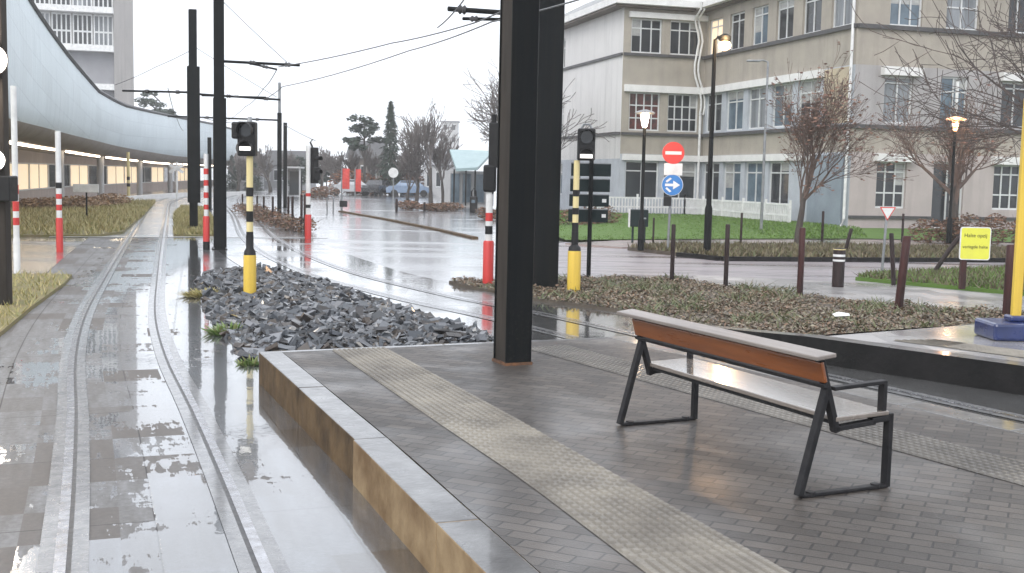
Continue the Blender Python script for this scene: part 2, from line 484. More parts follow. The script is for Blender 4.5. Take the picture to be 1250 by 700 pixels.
M['soffit'] = pm('brown_soffit', (0.16, 0.13, 0.11), (0.12, 0.1, 0.085), 2, 0.7, 0.1)
M['roofgrey'] = pm('roof_membrane', (0.3, 0.3, 0.3), (0.22, 0.22, 0.22), 1, 0.5, 0.1)
M['bluepanel'] = pm('blue_grey_panel', (0.25, 0.295, 0.34), (0.2, 0.235, 0.275), 1.2, 0.4, 0.05)
M['tan'] = pm('lamplit_wall_tan', (0.5, 0.42, 0.29), (0.4, 0.34, 0.25), 1.2, 0.7, 0.1)  # wall colour with warm lamplight painted in
M['glass'] = pm('window_glass', (0.02, 0.023, 0.027), (0.035, 0.04, 0.045), 0.7, 0.05, 0, rough2=0.1)
M['glasscurtain'] = pm('curtained_window', (0.3, 0.32, 0.34), (0.08, 0.09, 0.1), 1.7, 0.08, 0, rough2=0.12, stretch=(1, 1, 0.1))
M['glassblue'] = pm('bluish_window', (0.13, 0.18, 0.22), (0.07, 0.1, 0.13), 1.2, 0.06, 0, rough2=0.12)
M['blind'] = pm('window_blind', (0.42, 0.42, 0.4), (0.3, 0.3, 0.3), 2.5, 0.12, 0, stretch=(1, 1, 3))
M['glasslamp'] = pm('window_with_lamp_reflection', (0.15, 0.04, 0.035), (0.03, 0.022, 0.022), 2.2, 0.06, 0, rough2=0.1)  # red reflection of a lamp put into the pane colour
M['glasswarm'] = emis('lit_window_warm', (0.95, 0.76, 0.52), 0.4)
def clad(name):
    m, nt, bs = nodes(name)
    uv = coords(nt, kind='UV')
    b = N(nt, 'ShaderNodeTexBrick')
    b.offset = 0.5
    b.inputs['Scale'].default_value = 1
    b.inputs['Brick Width'].default_value = 2.4
    b.inputs['Row Height'].default_value = 0.9
    b.inputs['Mortar Size'].default_value = 0.008
    b.inputs['Color1'].default_value = (0.94, 0.94, 0.94, 1)
    b.inputs['Color2'].default_value = (1.04, 1.04, 1.04, 1)
    b.inputs['Mortar'].default_value = (0.62, 0.64, 0.66, 1)
    nt.links.new(uv, b.inputs['Vector'])
    drip = pnoise(nt, coords(nt, (3.5, 0.25, 1), kind='UV'), 1.0, 5)
    c = mixc(nt, ramp(nt, drip, [(0.45, 0.0), (0.75, 0.25)]), (0.57, 0.645, 0.675), (0.4, 0.45, 0.465))
    nt.links.new(mixc(nt, 1.0, c, b.outputs['Color'], 'MULTIPLY'), bs.inputs['Base Color'])
    nt.links.new(ramp(nt, drip, [(0.3, 0.34), (0.7, 0.5)]), bs.inputs['Roughness'])
    return m
M['blueclad'] = clad('pale_blue_cladding')
M['soffitdark'] = pm('taupe_soffit_reflection', (0.24, 0.2, 0.17), (0.19, 0.16, 0.135), 0.8, 0.5, 0.05)  # soffit tone, also paints the ground's reflection on the band's lower curve
M['towerwall'] = wallmat('tower_concrete', (0.44, 0.41, 0.385), (0.37, 0.345, 0.325), 0.3)
M['towergrey'] = pm('tower_louvre_grey', (0.3, 0.3, 0.32), (0.25, 0.25, 0.265), 0.5, 0.7, 0.1)
M['teal'] = pm('pale_teal_roof', (0.34, 0.45, 0.46), (0.28, 0.385, 0.4), 1, 0.35, 0.05)
M['palewall'] = pm('pale_far_wall', (0.5, 0.5, 0.5), (0.42, 0.42, 0.425), 1, 0.7, 0.1)
M['greyfar'] = pm('grey_far_wall', (0.3, 0.3, 0.31), (0.22, 0.22, 0.23), 1, 0.7, 0.1)
M['banner'] = pm('red_banner_cloth', (0.66, 0.06, 0.045), (0.5, 0.05, 0.04), 3, 0.6, 0.1)
M['carsilver'] = pm('silver_car_paint', (0.45, 0.46, 0.48), (0.4, 0.41, 0.42), 1, 0.2, 0, coat=1)
M['carblue'] = pm('blue_car_paint', (0.2, 0.27, 0.38), (0.17, 0.235, 0.34), 1, 0.2, 0, coat=1)
M['cardark'] = pm('dark_car_paint', (0.03, 0.03, 0.035), (0.02, 0.02, 0.024), 1, 0.2, 0, coat=1)
M['rubber'] = pm('tyre_rubber', (0.015, 0.015, 0.015), (0.02, 0.02, 0.02), 5, 0.7, 0.1)
M['wire'] = pm('catenary_wire', (0.12, 0.12, 0.125), (0.08, 0.08, 0.085), 5, 0.4, 0)
M['lampwarm'] = emis('sodium_lamp_glow', (1.0, 0.6, 0.3), 8)
M['lampwhite'] = emis('white_lamp_glow', (1.0, 0.9, 0.78), 6)
M['lampsoft'] = emis('soft_lamp_glow', (1.0, 0.5, 0.28), 1.0)
M['lamporange'] = emis('orange_lamp_glow', (1.0, 0.55, 0.28), 2.6)
M['striplight'] = emis('strip_light', (1.0, 0.84, 0.64), 5.0)
M['signal'] = emis('signal_light', (1.0, 0.97, 0.92), 0.9)

# ------------------------------------------------------------------ world and sun
w = bpy.data.worlds.new('World')
sc.world = w
w.use_nodes = True
nt = w.node_tree
bg = nt.nodes['Background']
SUN_EL, SUN_AZ = R(38), R(205)
sky = N(nt, 'ShaderNodeTexSky', sky_type='NISHITA')
sky.sun_disc = False
sky.sun_elevation = SUN_EL
sky.sun_rotation = SUN_AZ
sky.air_density, sky.dust_density = 1.0, 4.0
tc = N(nt, 'ShaderNodeTexCoord')
cl = pnoise(nt, tc.outputs['Generated'], 2.2, 5, 0.55)
over = mixc(nt, ramp(nt, cl, [(0.3, 0.0), (0.7, 1.0)]), (9.1, 9.7, 10.7), (10.6, 11.0, 11.7))
desat = N(nt, 'ShaderNodeHueSaturation')
desat.inputs['Saturation'].default_value = 0.4
nt.links.new(sky.outputs[0], desat.inputs['Color'])
nt.links.new(mixc(nt, 0.88, desat.outputs[0], over), bg.inputs['Color'])
bg.inputs['Strength'].default_value = 0.1
sd = bpy.data.lights.new('sun', 'SUN')
sd.energy, sd.angle, sd.color = 0.7, R(25), (1.0, 0.96, 0.9)
so = bpy.data.objects.new('sun', sd)
col.objects.link(so)
so.location = (0, -20, 60)
sdir = Vector((math.sin(SUN_AZ) * math.cos(SUN_EL), math.cos(SUN_AZ) * math.cos(SUN_EL), math.sin(SUN_EL)))
so.rotation_euler = sdir.to_track_quat('Z', 'Y').to_euler()

def point_light(name, p, power, c, r=0.12):
    d = bpy.data.lights.new(name, 'POINT')
    d.energy, d.color, d.shadow_soft_size = power, c, r
    o = bpy.data.objects.new(name, d)
    col.objects.link(o)
    d.specular_factor = 0.0
    o.location = p

# ------------------------------------------------------------------ curves
def catmull(pts, step):
    pts = [Vector((p[0], p[1])) for p in pts]
    P = [pts[0] * 2 - pts[1]] + pts + [pts[-1] * 2 - pts[-2]]
    out = []
    for i in range(1, len(P) - 2):
        a, b, c, d = P[i - 1:i + 3]
        n = max(1, int((c - b).length / step))
        for k in range(n):
            t = k / n
            out.append(0.5 * ((2 * b) + (c - a) * t + (2 * a - 5 * b + 4 * c - d) * t * t + (3 * b - a - 3 * c + d) * t ** 3))
    out.append(P[-2])
    return out

def normals(pts):
    out = []
    for i in range(len(pts)):
        d = (pts[min(i + 1, len(pts) - 1)] - pts[max(i - 1, 0)]).normalized()
        out.append(Vector((d.y, -d.x)))      # to the right of travel
    return out

def strip_mb(pts, a, b, z, mb=None):
    mb = mb or MB()
    ns = normals(pts)
    o = len(mb.v)
    u = 0
    for i, (p, n) in enumerate(zip(pts, ns)):
        if i: u += (p - pts[i - 1]).length
        for off in (a, b):
            q = p + n * off
            mb.v.append((q.x, q.y, z))
            mb.uv.append((u, off))
    for i in range(len(pts) - 1):
        mb.f.append((o + 2 * i, o + 2 * i + 1, o + 2 * i + 3, o + 2 * i + 2))
        mb.m.append(mb.cur)
    return mb

def xy(*ps):
    return [Vector((p[0], p[1])) for p in ps]

def in_poly(x, y, poly):
    c = False
    n = len(poly)
    for i in range(n):
        x1, y1 = poly[i][0], poly[i][1]
        x2, y2 = poly[(i + 1) % n][0], poly[(i + 1) % n][1]
        if (y1 > y) != (y2 > y) and x < (x2 - x1) * (y - y1) / (y2 - y1) + x1:
            c = not c
    return c

def sample_poly(poly, n, rg):
    xs, ys = [p[0] for p in poly], [p[1] for p in poly]
    out = []
    while len(out) < n:
        x, y = rg.uniform(min(xs), max(xs)), rg.uniform(min(ys), max(ys))
        if in_poly(x, y, poly):
            out.append((x, y))
    return out

def sheet(name, poly, z, mat, thick=0.0, kind='structure'):
    mb = MB()
    if thick:
        mb.prism([(p[0], p[1]) for p in poly], z - thick, z)
    else:
        n = len(poly)
        a = sum(poly[i][0] * poly[(i + 1) % n][1] - poly[(i + 1) % n][0] * poly[i][1] for i in range(n))
        if a < 0: poly = poly[::-1]
        mb.add([(p[0], p[1], z) for p in poly], [tuple(range(n))])
    return tag(mb.build(name, mat), kind=kind)

# ------------------------------------------------------------------ ground and roads
sheet('ground', [(-900, -200), (900, -200), (900, 1500), (-900, 1500)], -0.03, M['ground'])
sheet('road', [(-90, -30), (90, -30), (90, 230), (-90, 230)], 0.0, M['asphalt'])

def ext(p, q, y):
    """carry the line p-q on to the given Y"""
    t = (y - p[1]) / (q[1] - p[1])
    return Vector((p[0] + (q[0] - p[0]) * t, y))

rr_ = xy(G(640, 347), G(660, 300), G(690, 296), G(760, 301), G(830, 309.5), G(880, 314.5), G(1000, 315.5), G(1250, 316.5), G(1600, 322), G(1600, 400), G(1250, 364), G(1050, 372), G(930, 356), G(820, 343), G(740, 341))
sheet('road', [(p.x, p.y) for p in rr_], 0.006, M['concrete_road'])
# left track
lc = [G(x, y) for x, y in ((200, 700), (181, 588), (164, 504), (147.5, 436), (147.5, 384), (160.5, 340), (174, 302), (188.5, 265), (195, 250))]
lpts = xy(ext(lc[1], lc[0], -4), *lc)
lpts = lpts + [Vector((-22.3, 74)), Vector((-26.0, 92)), Vector((-27.5, 112)), Vector((-24, 140))]
LEFT = catmull(lpts, 0.7)
rc = xy((8.2, 2.7), (6.3, 6.0), (4.2, 9.6), (2.1, 13.2), (0.05, 16.7), (-1.75, 19.5), (-4.3, 24.7), (-7.6, 34.6), (-12.2, 52), (-18.2, 74), (-21.9, 92), (-23.4, 112), (-20, 140))
RIGHT = catmull(rc, 0.7)

def until(pts, y):
    return [p for p in pts if p.y <= y]

tag(strip_mb(until(LEFT, 34.2), -1.6, 1.4, 0.004).build('track_bed', M['slab']), kind='structure')
tag(strip_mb([p for p in RIGHT if p.y < 35], -1.5, 1.55, 0.008).build('track_bed', M['bed']), kind='structure')

def track(name, label, pts, z):
    t = thing(name, label, 'tram track', (pts[0].x, pts[0].y, z))
    for s in (-1, 1):
        a = MB()
        strip_mb(pts, s * 0.5 - 0.03, s * 0.5 + 0.03, z + 0.006, a)
        a.build('rail', M['steel'], t, world=True)
        g = MB()
        lo, hi = sorted((s * 0.5 - s * 0.03, s * 0.5 - s * 0.056))
        strip_mb(pts, lo, hi, z + 0.004, g)
        g.build('rail_groove', M['groove'], t, world=True)
        fl = MB()
        lo, hi = sorted((s * 0.5 - s * 0.056, s * 0.5 - s * 0.14))
        strip_mb(pts, lo, hi, z + 0.005, fl)
        lo, hi = sorted((s * 0.5 + s * 0.03, s * 0.5 + s * 0.11))
        strip_mb(pts, lo, hi, z + 0.0045, fl)
        fl.build('rail_edging', M['filler'], t, world=True)
    return t
track('tram_track', 'pale tram track beside the platform kerb, curving off under the blue band', LEFT, 0.006)
track('tram_track', 'tram track in the dark wet channel behind the bench, bending round the slate stones', RIGHT, 0.010)

# crossing line and road markings
def ribbon(pix, wid, z, mat, name, z0=0.0):
    pts = xy(*[G(x, y, z0) for x, y in pix])
    return tag(strip_mb(pts, -wid / 2, wid / 2, z).build(name, mat), kind='structure')
ribbon([(60, 290), (230, 290), (400, 291)], 0.3, 0.020, M['white_line'], 'road_marking')
ribbon([(690, 325), (800, 326), (905, 326)], 0.12, 0.012, M['white_line'], 'road_marking')
ribbon([(930, 329), (1004, 330)], 0.12, 0.012, M['white_line'], 'road_marking')
ribbon([(1030, 330), (1060, 330)], 0.12, 0.012, M['white_line'], 'road_marking')
ribbon([(1110, 327), (1250, 325), (1330, 325)], 0.12, 0.012, M['white_line'], 'road_marking')
ribbon([(860, 340), (940, 344), (1010, 350), (1090, 359)], 0.12, 0.012, M['white_line'], 'road_marking')
ribbon([(600, 316), (690, 321)], 0.10, 0.012, M['white_line'], 'road_marking')

# ------------------------------------------------------------------ platform
PZ = 0.30
e0, e1, e2 = G(315, 430, PZ), G(433, 537, PZ), G(596, 700, PZ)
EL = xy(ext(e1, e2, -3), e2, e1, e0)                 # near -> far
r0, r1 = Vector((1.03, 12.55)), Vector((3.6, 8.1))
RR = [r0, r1, Vector((3.6 + 5.5, 8.1 - 9.5))]
pl_in = catmull(EL, 0.25)
nI = normals(pl_in)
inner = [p + n * 0.225 for p, n in zip(pl_in, nI)]
plat = [*[(p.x, p.y) for p in inner], (r0.x, r0.y), (r1.x, r1.y), (RR[2].x, RR[2].y)]
mb = MB()
mb.prism(plat, -0.02, PZ)
tag(mb.build('platform', M['paver']), kind='structure')
# kerb blocks, each with open joints, inside one kerb
kb = MB()
clen = [0]
for i in range(1, len(pl_in)):
    clen.append(clen[-1] + (pl_in[i] - pl_in[i - 1]).length)
def at_len(s):
    for i in range(1, len(pl_in)):
        if clen[i] >= s:
            t = (s - clen[i - 1]) / (clen[i] - clen[i - 1])
            return pl_in[i - 1].lerp(pl_in[i], t), nI[i - 1].lerp(nI[i], t).normalized()
    return pl_in[-1], nI[-1]
sj = next(clen[i] for i in range(len(pl_in)) if pl_in[i].y >= e1.y)
blk, s0 = 1.9, sj % 1.9 - 1.9
while s0 < clen[-1]:
    a, b = max(s0 + 0.003, 0.0), min(s0 + blk - 0.003, clen[-1])
    if b - a > 0.1:
        (p, n), (q, n2) = at_len(a), at_len(b)
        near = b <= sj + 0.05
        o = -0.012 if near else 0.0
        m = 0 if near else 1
        k0 = [(p + n * o), (q + n2 * o), (q + n2 * 0.22), (p + n * 0.22)]
        zt = PZ + 0.004 + rnd.uniform(-.002, .002)
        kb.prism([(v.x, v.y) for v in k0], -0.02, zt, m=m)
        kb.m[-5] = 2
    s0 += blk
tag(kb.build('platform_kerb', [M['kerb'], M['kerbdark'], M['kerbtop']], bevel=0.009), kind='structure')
# right edge kerb and far end edging
ek = MB()
def edge_run(a, b, w, z0, z1, mbx, gap=1.0):
    a, b = Vector(a[:2]), Vector(b[:2])
    L = (b - a).length
    d = (b - a) / L
    n = Vector((d.y, -d.x))
    k = max(1, round(L / gap))
    for i in range(k):
        p, q = a + d * (L * i / k + 0.005), a + d * (L * (i + 1) / k - 0.005)
        mbx.prism([(p.x, p.y), (q.x, q.y), (q.x + n.x * w, q.y + n.y * w), (p.x + n.x * w, p.y + n.y * w)], z0, z1)
edge_run(r0, r1, -0.3, -0.02, PZ + 0.004, ek)
edge_run(r1, RR[2], -0.3, -0.02, PZ + 0.004, ek)
edge_run((e0.x, e0.y), (r0.x, r0.y), 0.1, -0.02, PZ + 0.003, ek)
tag(ek.build('platform_edging', M['kerbtop'], bevel=0.01), kind='structure')

def tactile(name, La, Lb, z, pitch, mat, dome=0.011):
    """studded tiles between two lines La (left) and Lb (right), near -> far"""
    mbx = MB()
    n = 40
    def at(L, t):
        k = t * (len(L) - 1)
        i = min(int(k), len(L) - 2)
        return L[i].lerp(L[i + 1], k - i)
    A = [at(La, i / n) for i in range(n + 1)]
    B = [at(Lb, i / n) for i in range(n + 1)]
    for i in range(n):
        mbx.add([(*A[i], z), (*B[i], z), (*B[i + 1], z), (*A[i + 1], z)], [(0, 1, 2, 3)])
    length = sum((A[i + 1] - A[i]).length for i in range(n))
    width = (A[n // 2] - B[n // 2]).length
    nu, nv = int(length / pitch), max(2, int(width / pitch))
    for i in range(nu):
        t = (i + 0.5) / nu
        a, b = at(La, t), at(Lb, t)
        d = (at(La, min(1, t + .01)) - at(La, max(0, t - .01))).normalized()
        for j in range(nv):
            c = a.lerp(b, (j + 0.5) / nv)
            n_ = Vector((d.y, -d.x))
            r1_, r2_ = pitch * 0.40, pitch * 0.26
            vs = [(*(c + d * r1_ * sx + n_ * r1_ * sy * 0.8), z + .0005) for sx, sy in ((-1, -1), (1, -1), (1, 1), (-1, 1))]
            vs += [(*(c + d * r2_ * sx + n_ * r2_ * sy * 0.8), z + dome) for sx, sy in ((-1, -1), (1, -1), (1, 1), (-1, 1))]
            mbx.add(vs, [(4, 5, 6, 7), (0, 1, 5, 4), (1, 2, 6, 5), (2, 3, 7, 6), (3, 0, 4, 7)])
    return tag(mbx.build(name, mat), kind='structure')

tl = xy(*[G(x, y, PZ) for x, y in ((772, 688), (640, 588), (523, 509), (405, 428))])
tr = xy(*[G(x, y, PZ) for x, y in ((925, 678), (790, 602), (640, 517), (470, 425))])
tl = [ext(tl[1], tl[0], -2.5)] + tl
tr = [ext(tr[1], tr[0], -2.5)] + tr
tactile('tactile_paving', catmull(tl, 1.0), catmull(tr, 1.0), PZ + 0.004, 0.06, M['tactile'])
dR = (r0 - r1).normalized()
nR = Vector((dR.y, -dR.x))
q0, q1 = r1 - dR * 9, r0 - dR * 0.4
tactile('tactile_paving', [q0 - nR * 1.25, q1 - nR * 1.25], [q0 - nR * 0.75, q1 - nR * 0.75], PZ + 0.004, 0.06, M['tactiledark'])

# opposite platform with its near-black kerb
kp = [(790, 391, 0.06), (850, 398, 0.12), (920, 405, 0.22), (985, 411, 0.3), (1125, 430, 0.3), (1250, 447, 0.3)]
KP = [G(x, y, z) for x, y, z in kp]
KP.append(KP[-1] + (KP[-1] - KP[-2]) * 3.2)
fk = MB()
for i in range(len(KP) - 1):
    a, b = KP[i], KP[i + 1]
    d = (b - a).xy.normalized()
    n = Vector((-d.y, d.x)) * 0.25
    poly = [(a.x, a.y), (b.x, b.y), (b.x + n.x, b.y + n.y), (a.x + n.x, a.y + n.y)]
    vs = [(*p, -0.02) for p in poly] + [(poly[0][0], poly[0][1], a.z), (poly[1][0], poly[1][1], b.z), (poly[2][0], poly[2][1], b.z), (poly[3][0], poly[3][1], a.z)]
    fk.add(vs, [(0, 3, 2, 1), (0, 1, 5, 4), (1, 2, 6, 5), (2, 3, 7, 6), (3, 0, 4, 7)], 0)
    fk.add(vs[4:], [(0, 1, 2, 3)], 1)
tag(fk.build('platform_kerb', [M['darkkerb'], M['kerbtop']]), kind='structure')
opp = xy(KP[3], KP[4], KP[5], KP[6])
def inset(p, q):
    d = (q - p).normalized()
    return Vector((-d.y, d.x)) * 0.24
o_in = [opp[0] + inset(opp[0], opp[1]), opp[1] + inset(opp[1], opp[2]), opp[2] + inset(opp[2], opp[3]), opp[3] + inset(opp[2], opp[3])]
back = xy(G(1000, 411, .3), G(1085, 404, .3), G(1200, 394, .3), G(1265, 390, .3), G(1600, 395, .3))
sheet('platform', [*o_in, *back[::-1]], PZ - 0.002, M['path'], 0.3)
ta = [p + (inset(opp[0], opp[1]) * 2.2) for p in (opp[0].lerp(opp[1], .55), opp[1], opp[2], opp[3])]
tb = [p + (inset(opp[0], opp[1]) * 4.2) for p in (opp[0].lerp(opp[1], .75), opp[1], opp[2], opp[3])]
tactile('tactile_paving', ta[::-1], tb[::-1], PZ + 0.003, 0.07, M['tactile'])

# ------------------------------------------------------------------ green areas
def blades(name, poly, n, h, mat, zf, rg, w=0.012, label=None, cat='grass', lean=0.5):
    mbx = MB()
    for x, y in sample_poly(poly, n, rg):
        z = zf(x, y)
        a = rg.uniform(0, 6.283)
        hh = h * rg.uniform(0.45, 1.15)
        dx, dy = math.cos(a) * w, math.sin(a) * w
        lx, ly = rg.gauss(0, lean) * hh, rg.gauss(0, lean) * hh
        mbx.add([(x - dx, y - dy, z), (x + dx, y + dy, z), (x + lx, y + ly, z + hh)], [(0, 1, 2)])
    o = mbx.build(name, mat)
    return tag(o, label, cat, kind='stuff')

# left verge near the track
vl = xy(G(-120, 338), G(60, 338), G(88, 339), G(78, 350), G(40, 378), G(0, 412), G(-120, 530), G(-500, 900))
vl2 = vl + [Vector((-22, 4)), Vector((-24, 21))]
sheet('verge', [(p.x, p.y) for p in vl2], 0.06, M['grassbase'], 0.08)
blades('grass', [(p.x, p.y) for p in vl2], 26000, 0.13, M['glaregrass'], lambda x, y: 0.06, random.Random(2), 0.012,
       'verge grass tinted tan for window glare, beside the near concrete track slabs')
# left verge beyond the crossing
v2 = xy(G(-60, 289.5), G(118, 289.5), G(150, 285), G(176, 264), G(187, 251), G(190, 247.5), G(160, 247), G(60, 246), G(-100, 246))
sheet('verge', [(p.x, p.y) for p in v2], 0.06, M['grassbase'], 0.08)
blades('grass', [(p.x, p.y) for p in v2], 15000, 0.22, M['glaregrass'], lambda x, y: 0.06, random.Random(3), 0.03,
       'olive rough grass past the crossing, below the brown shrubs')
v3 = xy(G(212, 288.5), G(262, 288.5), G(264, 272), G(250, 255), G(222, 253), G(212, 262))
sheet('verge', [(p.x, p.y) for p in v3], 0.04, M['grassbase'], 0.05)
blades('grass', [(p.x, p.y) for p in v3], 5000, 0.15, M['glaregrass'], lambda x, y: 0.04, random.Random(4), 0.03,
       'short mossy grass between the two tracks around the tall dark masts')

# slate island
isl = xy(G(243, 345), G(252, 336), G(300, 331), G(345, 333), G(395, 347), G(450, 366), G(520, 388), G(585, 408), G(618, 419),
         G(600, 421), G(320, 432), G(303, 441), G(268, 402), G(252, 374))
def mound(x, y):
    d = min(_segd(x, y, isl[i], isl[(i + 1) % len(isl)]) for i in range(len(isl)))
    return 0.02 + 0.13 * min(1, d / 1.2) ** 0.7
def _segd(x, y, a, b):
    p = Vector((x, y))
    ab = b - a
    t = max(0, min(1, (p - a).dot(ab) / ab.length_squared))
    return (p - (a + ab * t)).length
sheet('stone_bed', [(p.x, p.y) for p in isl], 0.03, M['soil'], 0.04)
rg = random.Random(11)
st = MB()
BASE = [(-1, -1, -1), (1, -1, -1), (1, 1, -1), (-1, 1, -1), (-1, -1, 1), (1, -1, 1), (1, 1, 1), (-1, 1, 1)]
BF = [(0, 3, 2, 1), (4, 5, 6, 7), (0, 1, 5, 4), (1, 2, 6, 5), (2, 3, 7, 6), (3, 0, 4, 7)]
isp = [(p.x, p.y) for p in isl]
def stone(mbx, x, y, z, s, rg):
    q = Matrix.Rotation(rg.uniform(0, 6.28), 3, 'Z') @ Matrix.Rotation(rg.gauss(0, 0.5), 3, 'X') @ Matrix.Rotation(rg.gauss(0, 0.5), 3, 'Y')
    sx, sy, sz = s * rg.uniform(.6, 1.4), s * rg.uniform(.4, .95), s * rg.uniform(.15, .42)
    vs = [Vector((x, y, z)) + q @ Vector((a * sx * rg.uniform(.55, 1), b * sy * rg.uniform(.55, 1), c * sz * rg.uniform(.5, 1))) for a, b, c in BASE]
    mbx.add(vs, BF)
for x, y in sample_poly(isp, 9500, rg):
    stone(st, x, y, mound(x, y) * rg.uniform(0.5, 1.05), 0.025 + 0.1 * rg.random() ** 2.2, rg)
tag(st.build('slate_stones', M['slate']), 'heap of dark wet slate stones between the two tram tracks', 'stones', kind='stuff')

def tuft(label, p, n, rad, h, rg, mat, width=0.02):
    mbx = MB()
    for _ in range(n):
        a, r = rg.uniform(0, 6.28), rad * math.sqrt(rg.random())
        x, y = r * math.cos(a), r * math.sin(a)
        hh = h * rg.uniform(.4, 1) * (1.2 - r / rad * .7)
        b = rg.uniform(0, 6.28)
        dx, dy = math.cos(b) * width, math.sin(b) * width
        lx, ly = x * .5 + rg.gauss(0, .3) * hh, y * .5 + rg.gauss(0, .3) * hh
        mbx.add([(x - dx, y - dy, 0), (x + dx, y + dy, 0), (x + lx + dx * .6, y + ly + dy * .6, hh * .75), (x + lx * 1.4, y + ly * 1.4, hh)], [(0, 1, 2), (0, 2, 3)])
    o = mbx.build('weed_clump', mat)
    o.location = p
    return tag(o, label, 'weeds', 'weeds at the edge of the slate stones')
rgw = random.Random(5)
tuft('bright green weed clump spilling over the slate edge near the platform corner', G(279, 408), 200, 0.22, 0.17, rgw, M['weed'])
tuft('olive mossy weed strip at the far tip of the slate stones', G(251, 362), 260, 0.3, 0.16, rgw, M['glaregrass'])
tuft('small weed tuft against the end of the brown kerb', G(306, 446), 80, 0.12, 0.1, rgw, M['weed'])

# leaf-strewn planting bed
lb = xy(G(548, 346), G(640, 345), G(740, 342), G(820, 344), G(930, 357), G(1050, 373), G(1130, 381), G(1280, 388), G(1500, 397),
        G(1500, 400, .2), G(1210, 393, .2), G(1085, 404, .2), G(1000, 409, .2), G(920, 403, .15), G(850, 394, .1), G(770, 384), G(700, 374), G(640, 366), G(560, 350))
lbp = [(p.x, p.y) for p in lb]
def lmound(x, y):
    d = min(_segd(x, y, lb[i], lb[(i + 1) % len(lb)]) for i in range(len(lb)))
    return 0.05 + 0.16 * min(1, d / 1.5)
# mounded soil as a fan of rings
def mounded(name, poly, zf, mat, skirt=-0.02):
    xs, ys = [p[0] for p in poly], [p[1] for p in poly]
    c = Vector((sum(xs) / len(xs), sum(ys) / len(ys)))
    mbx = MB()
    n = len(poly)
    mbx.prism(poly, skirt, 0.05)
    return tag(mbx.build(name, mat), kind='structure')
mounded('planting_bed', lbp, lmound, M['soil'])
def litter(name, poly, n, zf, mat, rg, smin, smax, label, cat, up=0.5, hmax=0.1):
    mbx = MB()
    for x, y in sample_poly(poly, n, rg):
        pn = noise.noise((x * 1.3, y * 1.3, 3.0)) + 0.5 * noise.noise((x * 4, y * 4, 1.0))
        if pn < -0.12 and rg.random() < 0.75: continue
        z = 0.055 + max(0, pn + .15) * .12 * rg.random() + rg.uniform(0, hmax) * rg.random() ** 2
        s = rg.uniform(smin, smax)
        q = Matrix.Rotation(rg.uniform(0, 6.28), 3, 'Z') @ Matrix.Rotation(rg.gauss(0, up), 3, 'X') @ Matrix.Rotation(rg.gauss(0, up), 3, 'Y')
        vs = [Vector((x, y, z)) + q @ Vector(v) for v in ((-s, 0, 0), (0, -s * .5, s * .12), (s * 1.1, 0, 0), (0, s * .5, s * .15))]
        mbx.add(vs, [(0, 1, 2), (0, 2, 3)])
    return tag(mbx.build(name, mat), label, cat, kind='stuff')
litter('leaf_litter', lbp, 75000, lmound, M['leaflitter'], random.Random(21), 0.013, 0.04,
       'brown and olive fallen leaves over the low plants of the bed behind the bench', 'leaves', 0.5, 0.06)
mbx = MB()
rgl = random.Random(31)
for x, y in sample_poly(lbp, 600, rgl):
    if noise.noise((x * .7, y * .7, 9.0)) < 0: continue
    for _ in range(rgl.randint(5, 12)):
        a, hh = rgl.uniform(0, 6.28), rgl.uniform(.05, .2)
        qx, qy = x + rgl.gauss(0, .07), y + rgl.gauss(0, .07)
        dx, dy = math.cos(a) * .01, math.sin(a) * .01
        lx, ly = rgl.gauss(0, .5) * hh, rgl.gauss(0, .5) * hh
        mbx.add([(qx - dx, qy - dy, .045), (qx + dx, qy + dy, .045), (qx + lx + dx, qy + ly + dy, .045 + hh * .6), (qx + lx * 1.8, qy + ly * 1.8, .045 + hh)], [(0, 1, 2), (0, 2, 3)])
tag(mbx.build('ground_cover', M['bedgreen']), 'sparse low green plants growing through the leaves of the bed behind the bench', 'plants', kind='stuff')

# right-hand road side
grs = xy(G(1044, 343), G(1072, 338), G(1120, 336), G(1250, 331), G(1500, 326), G(1500, 380), G(1250, 362), G(1130, 351), G(1085, 347))
sheet('verge', [(p.x, p.y) for p in grs], 0.08, M['lawnbase'], 0.1)
blades('grass', [(p.x, p.y) for p in grs], 14000, 0.12, M['vergeleaf'], lambda x, y: 0.08, random.Random(6), 0.022,
       'ragged green and brown grass strip around the post of the yellow notice')
blades('grass', [(p.x, p.y) for p in grs], 9000, 0.12, M['grass'], lambda x, y: 0.08, random.Random(16), 0.02,
       'greener blades in the ragged strip around the post of the yellow notice')
pth = xy(G(845, 337), G(940, 341), G(1040, 346), G(1085, 348.5), G(1130, 352.5), G(1250, 363.5), G(1500, 381.5), G(1500, 396), G(1280, 387), G(1130, 380), G(1050, 372), G(930, 356), G(850, 346))
sheet('footpath', [(p.x, p.y) for p in pth], 0.016, M['path'])
vg = xy(G(766, 302, .1), G(830, 299.5, .1), G(1000, 300, .1), G(1500, 309, .1), G(1500, 322, .1), G(1250, 316, .1), G(1000, 315, .1), G(880, 314, .1), G(830, 309, .1))
sheet('verge', [(p.x, p.y) for p in vg], 0.1, M['soil'], 0.12)
blades('grass', [(p.x, p.y) for p in vg], 16000, 0.16, M['vergeleaf'], lambda x, y: 0.1, random.Random(8), 0.035,
       'dull brown verge growth under the street lamps along the road')
kk = MB()
for a, b in zip(vg[5:7], vg[4:6]):
    pass
seq = [vg[8], vg[7], vg[6], vg[5], vg[4]]
for a, b in zip(seq[:-1], seq[1:]):
    edge_run(a, b, 0.14, -0.02, 0.12, kk, 1.0)
tag(kk.build('kerb', M['darkkerb']), kind='structure')
rp = xy(G(690, 297, .05), G(766, 293, .05), G(1060, 292, .05), G(1500, 300, .05), G(1500, 309, .05), G(1000, 300.2, .05), G(830, 299.8, .05), G(760, 302, .05))
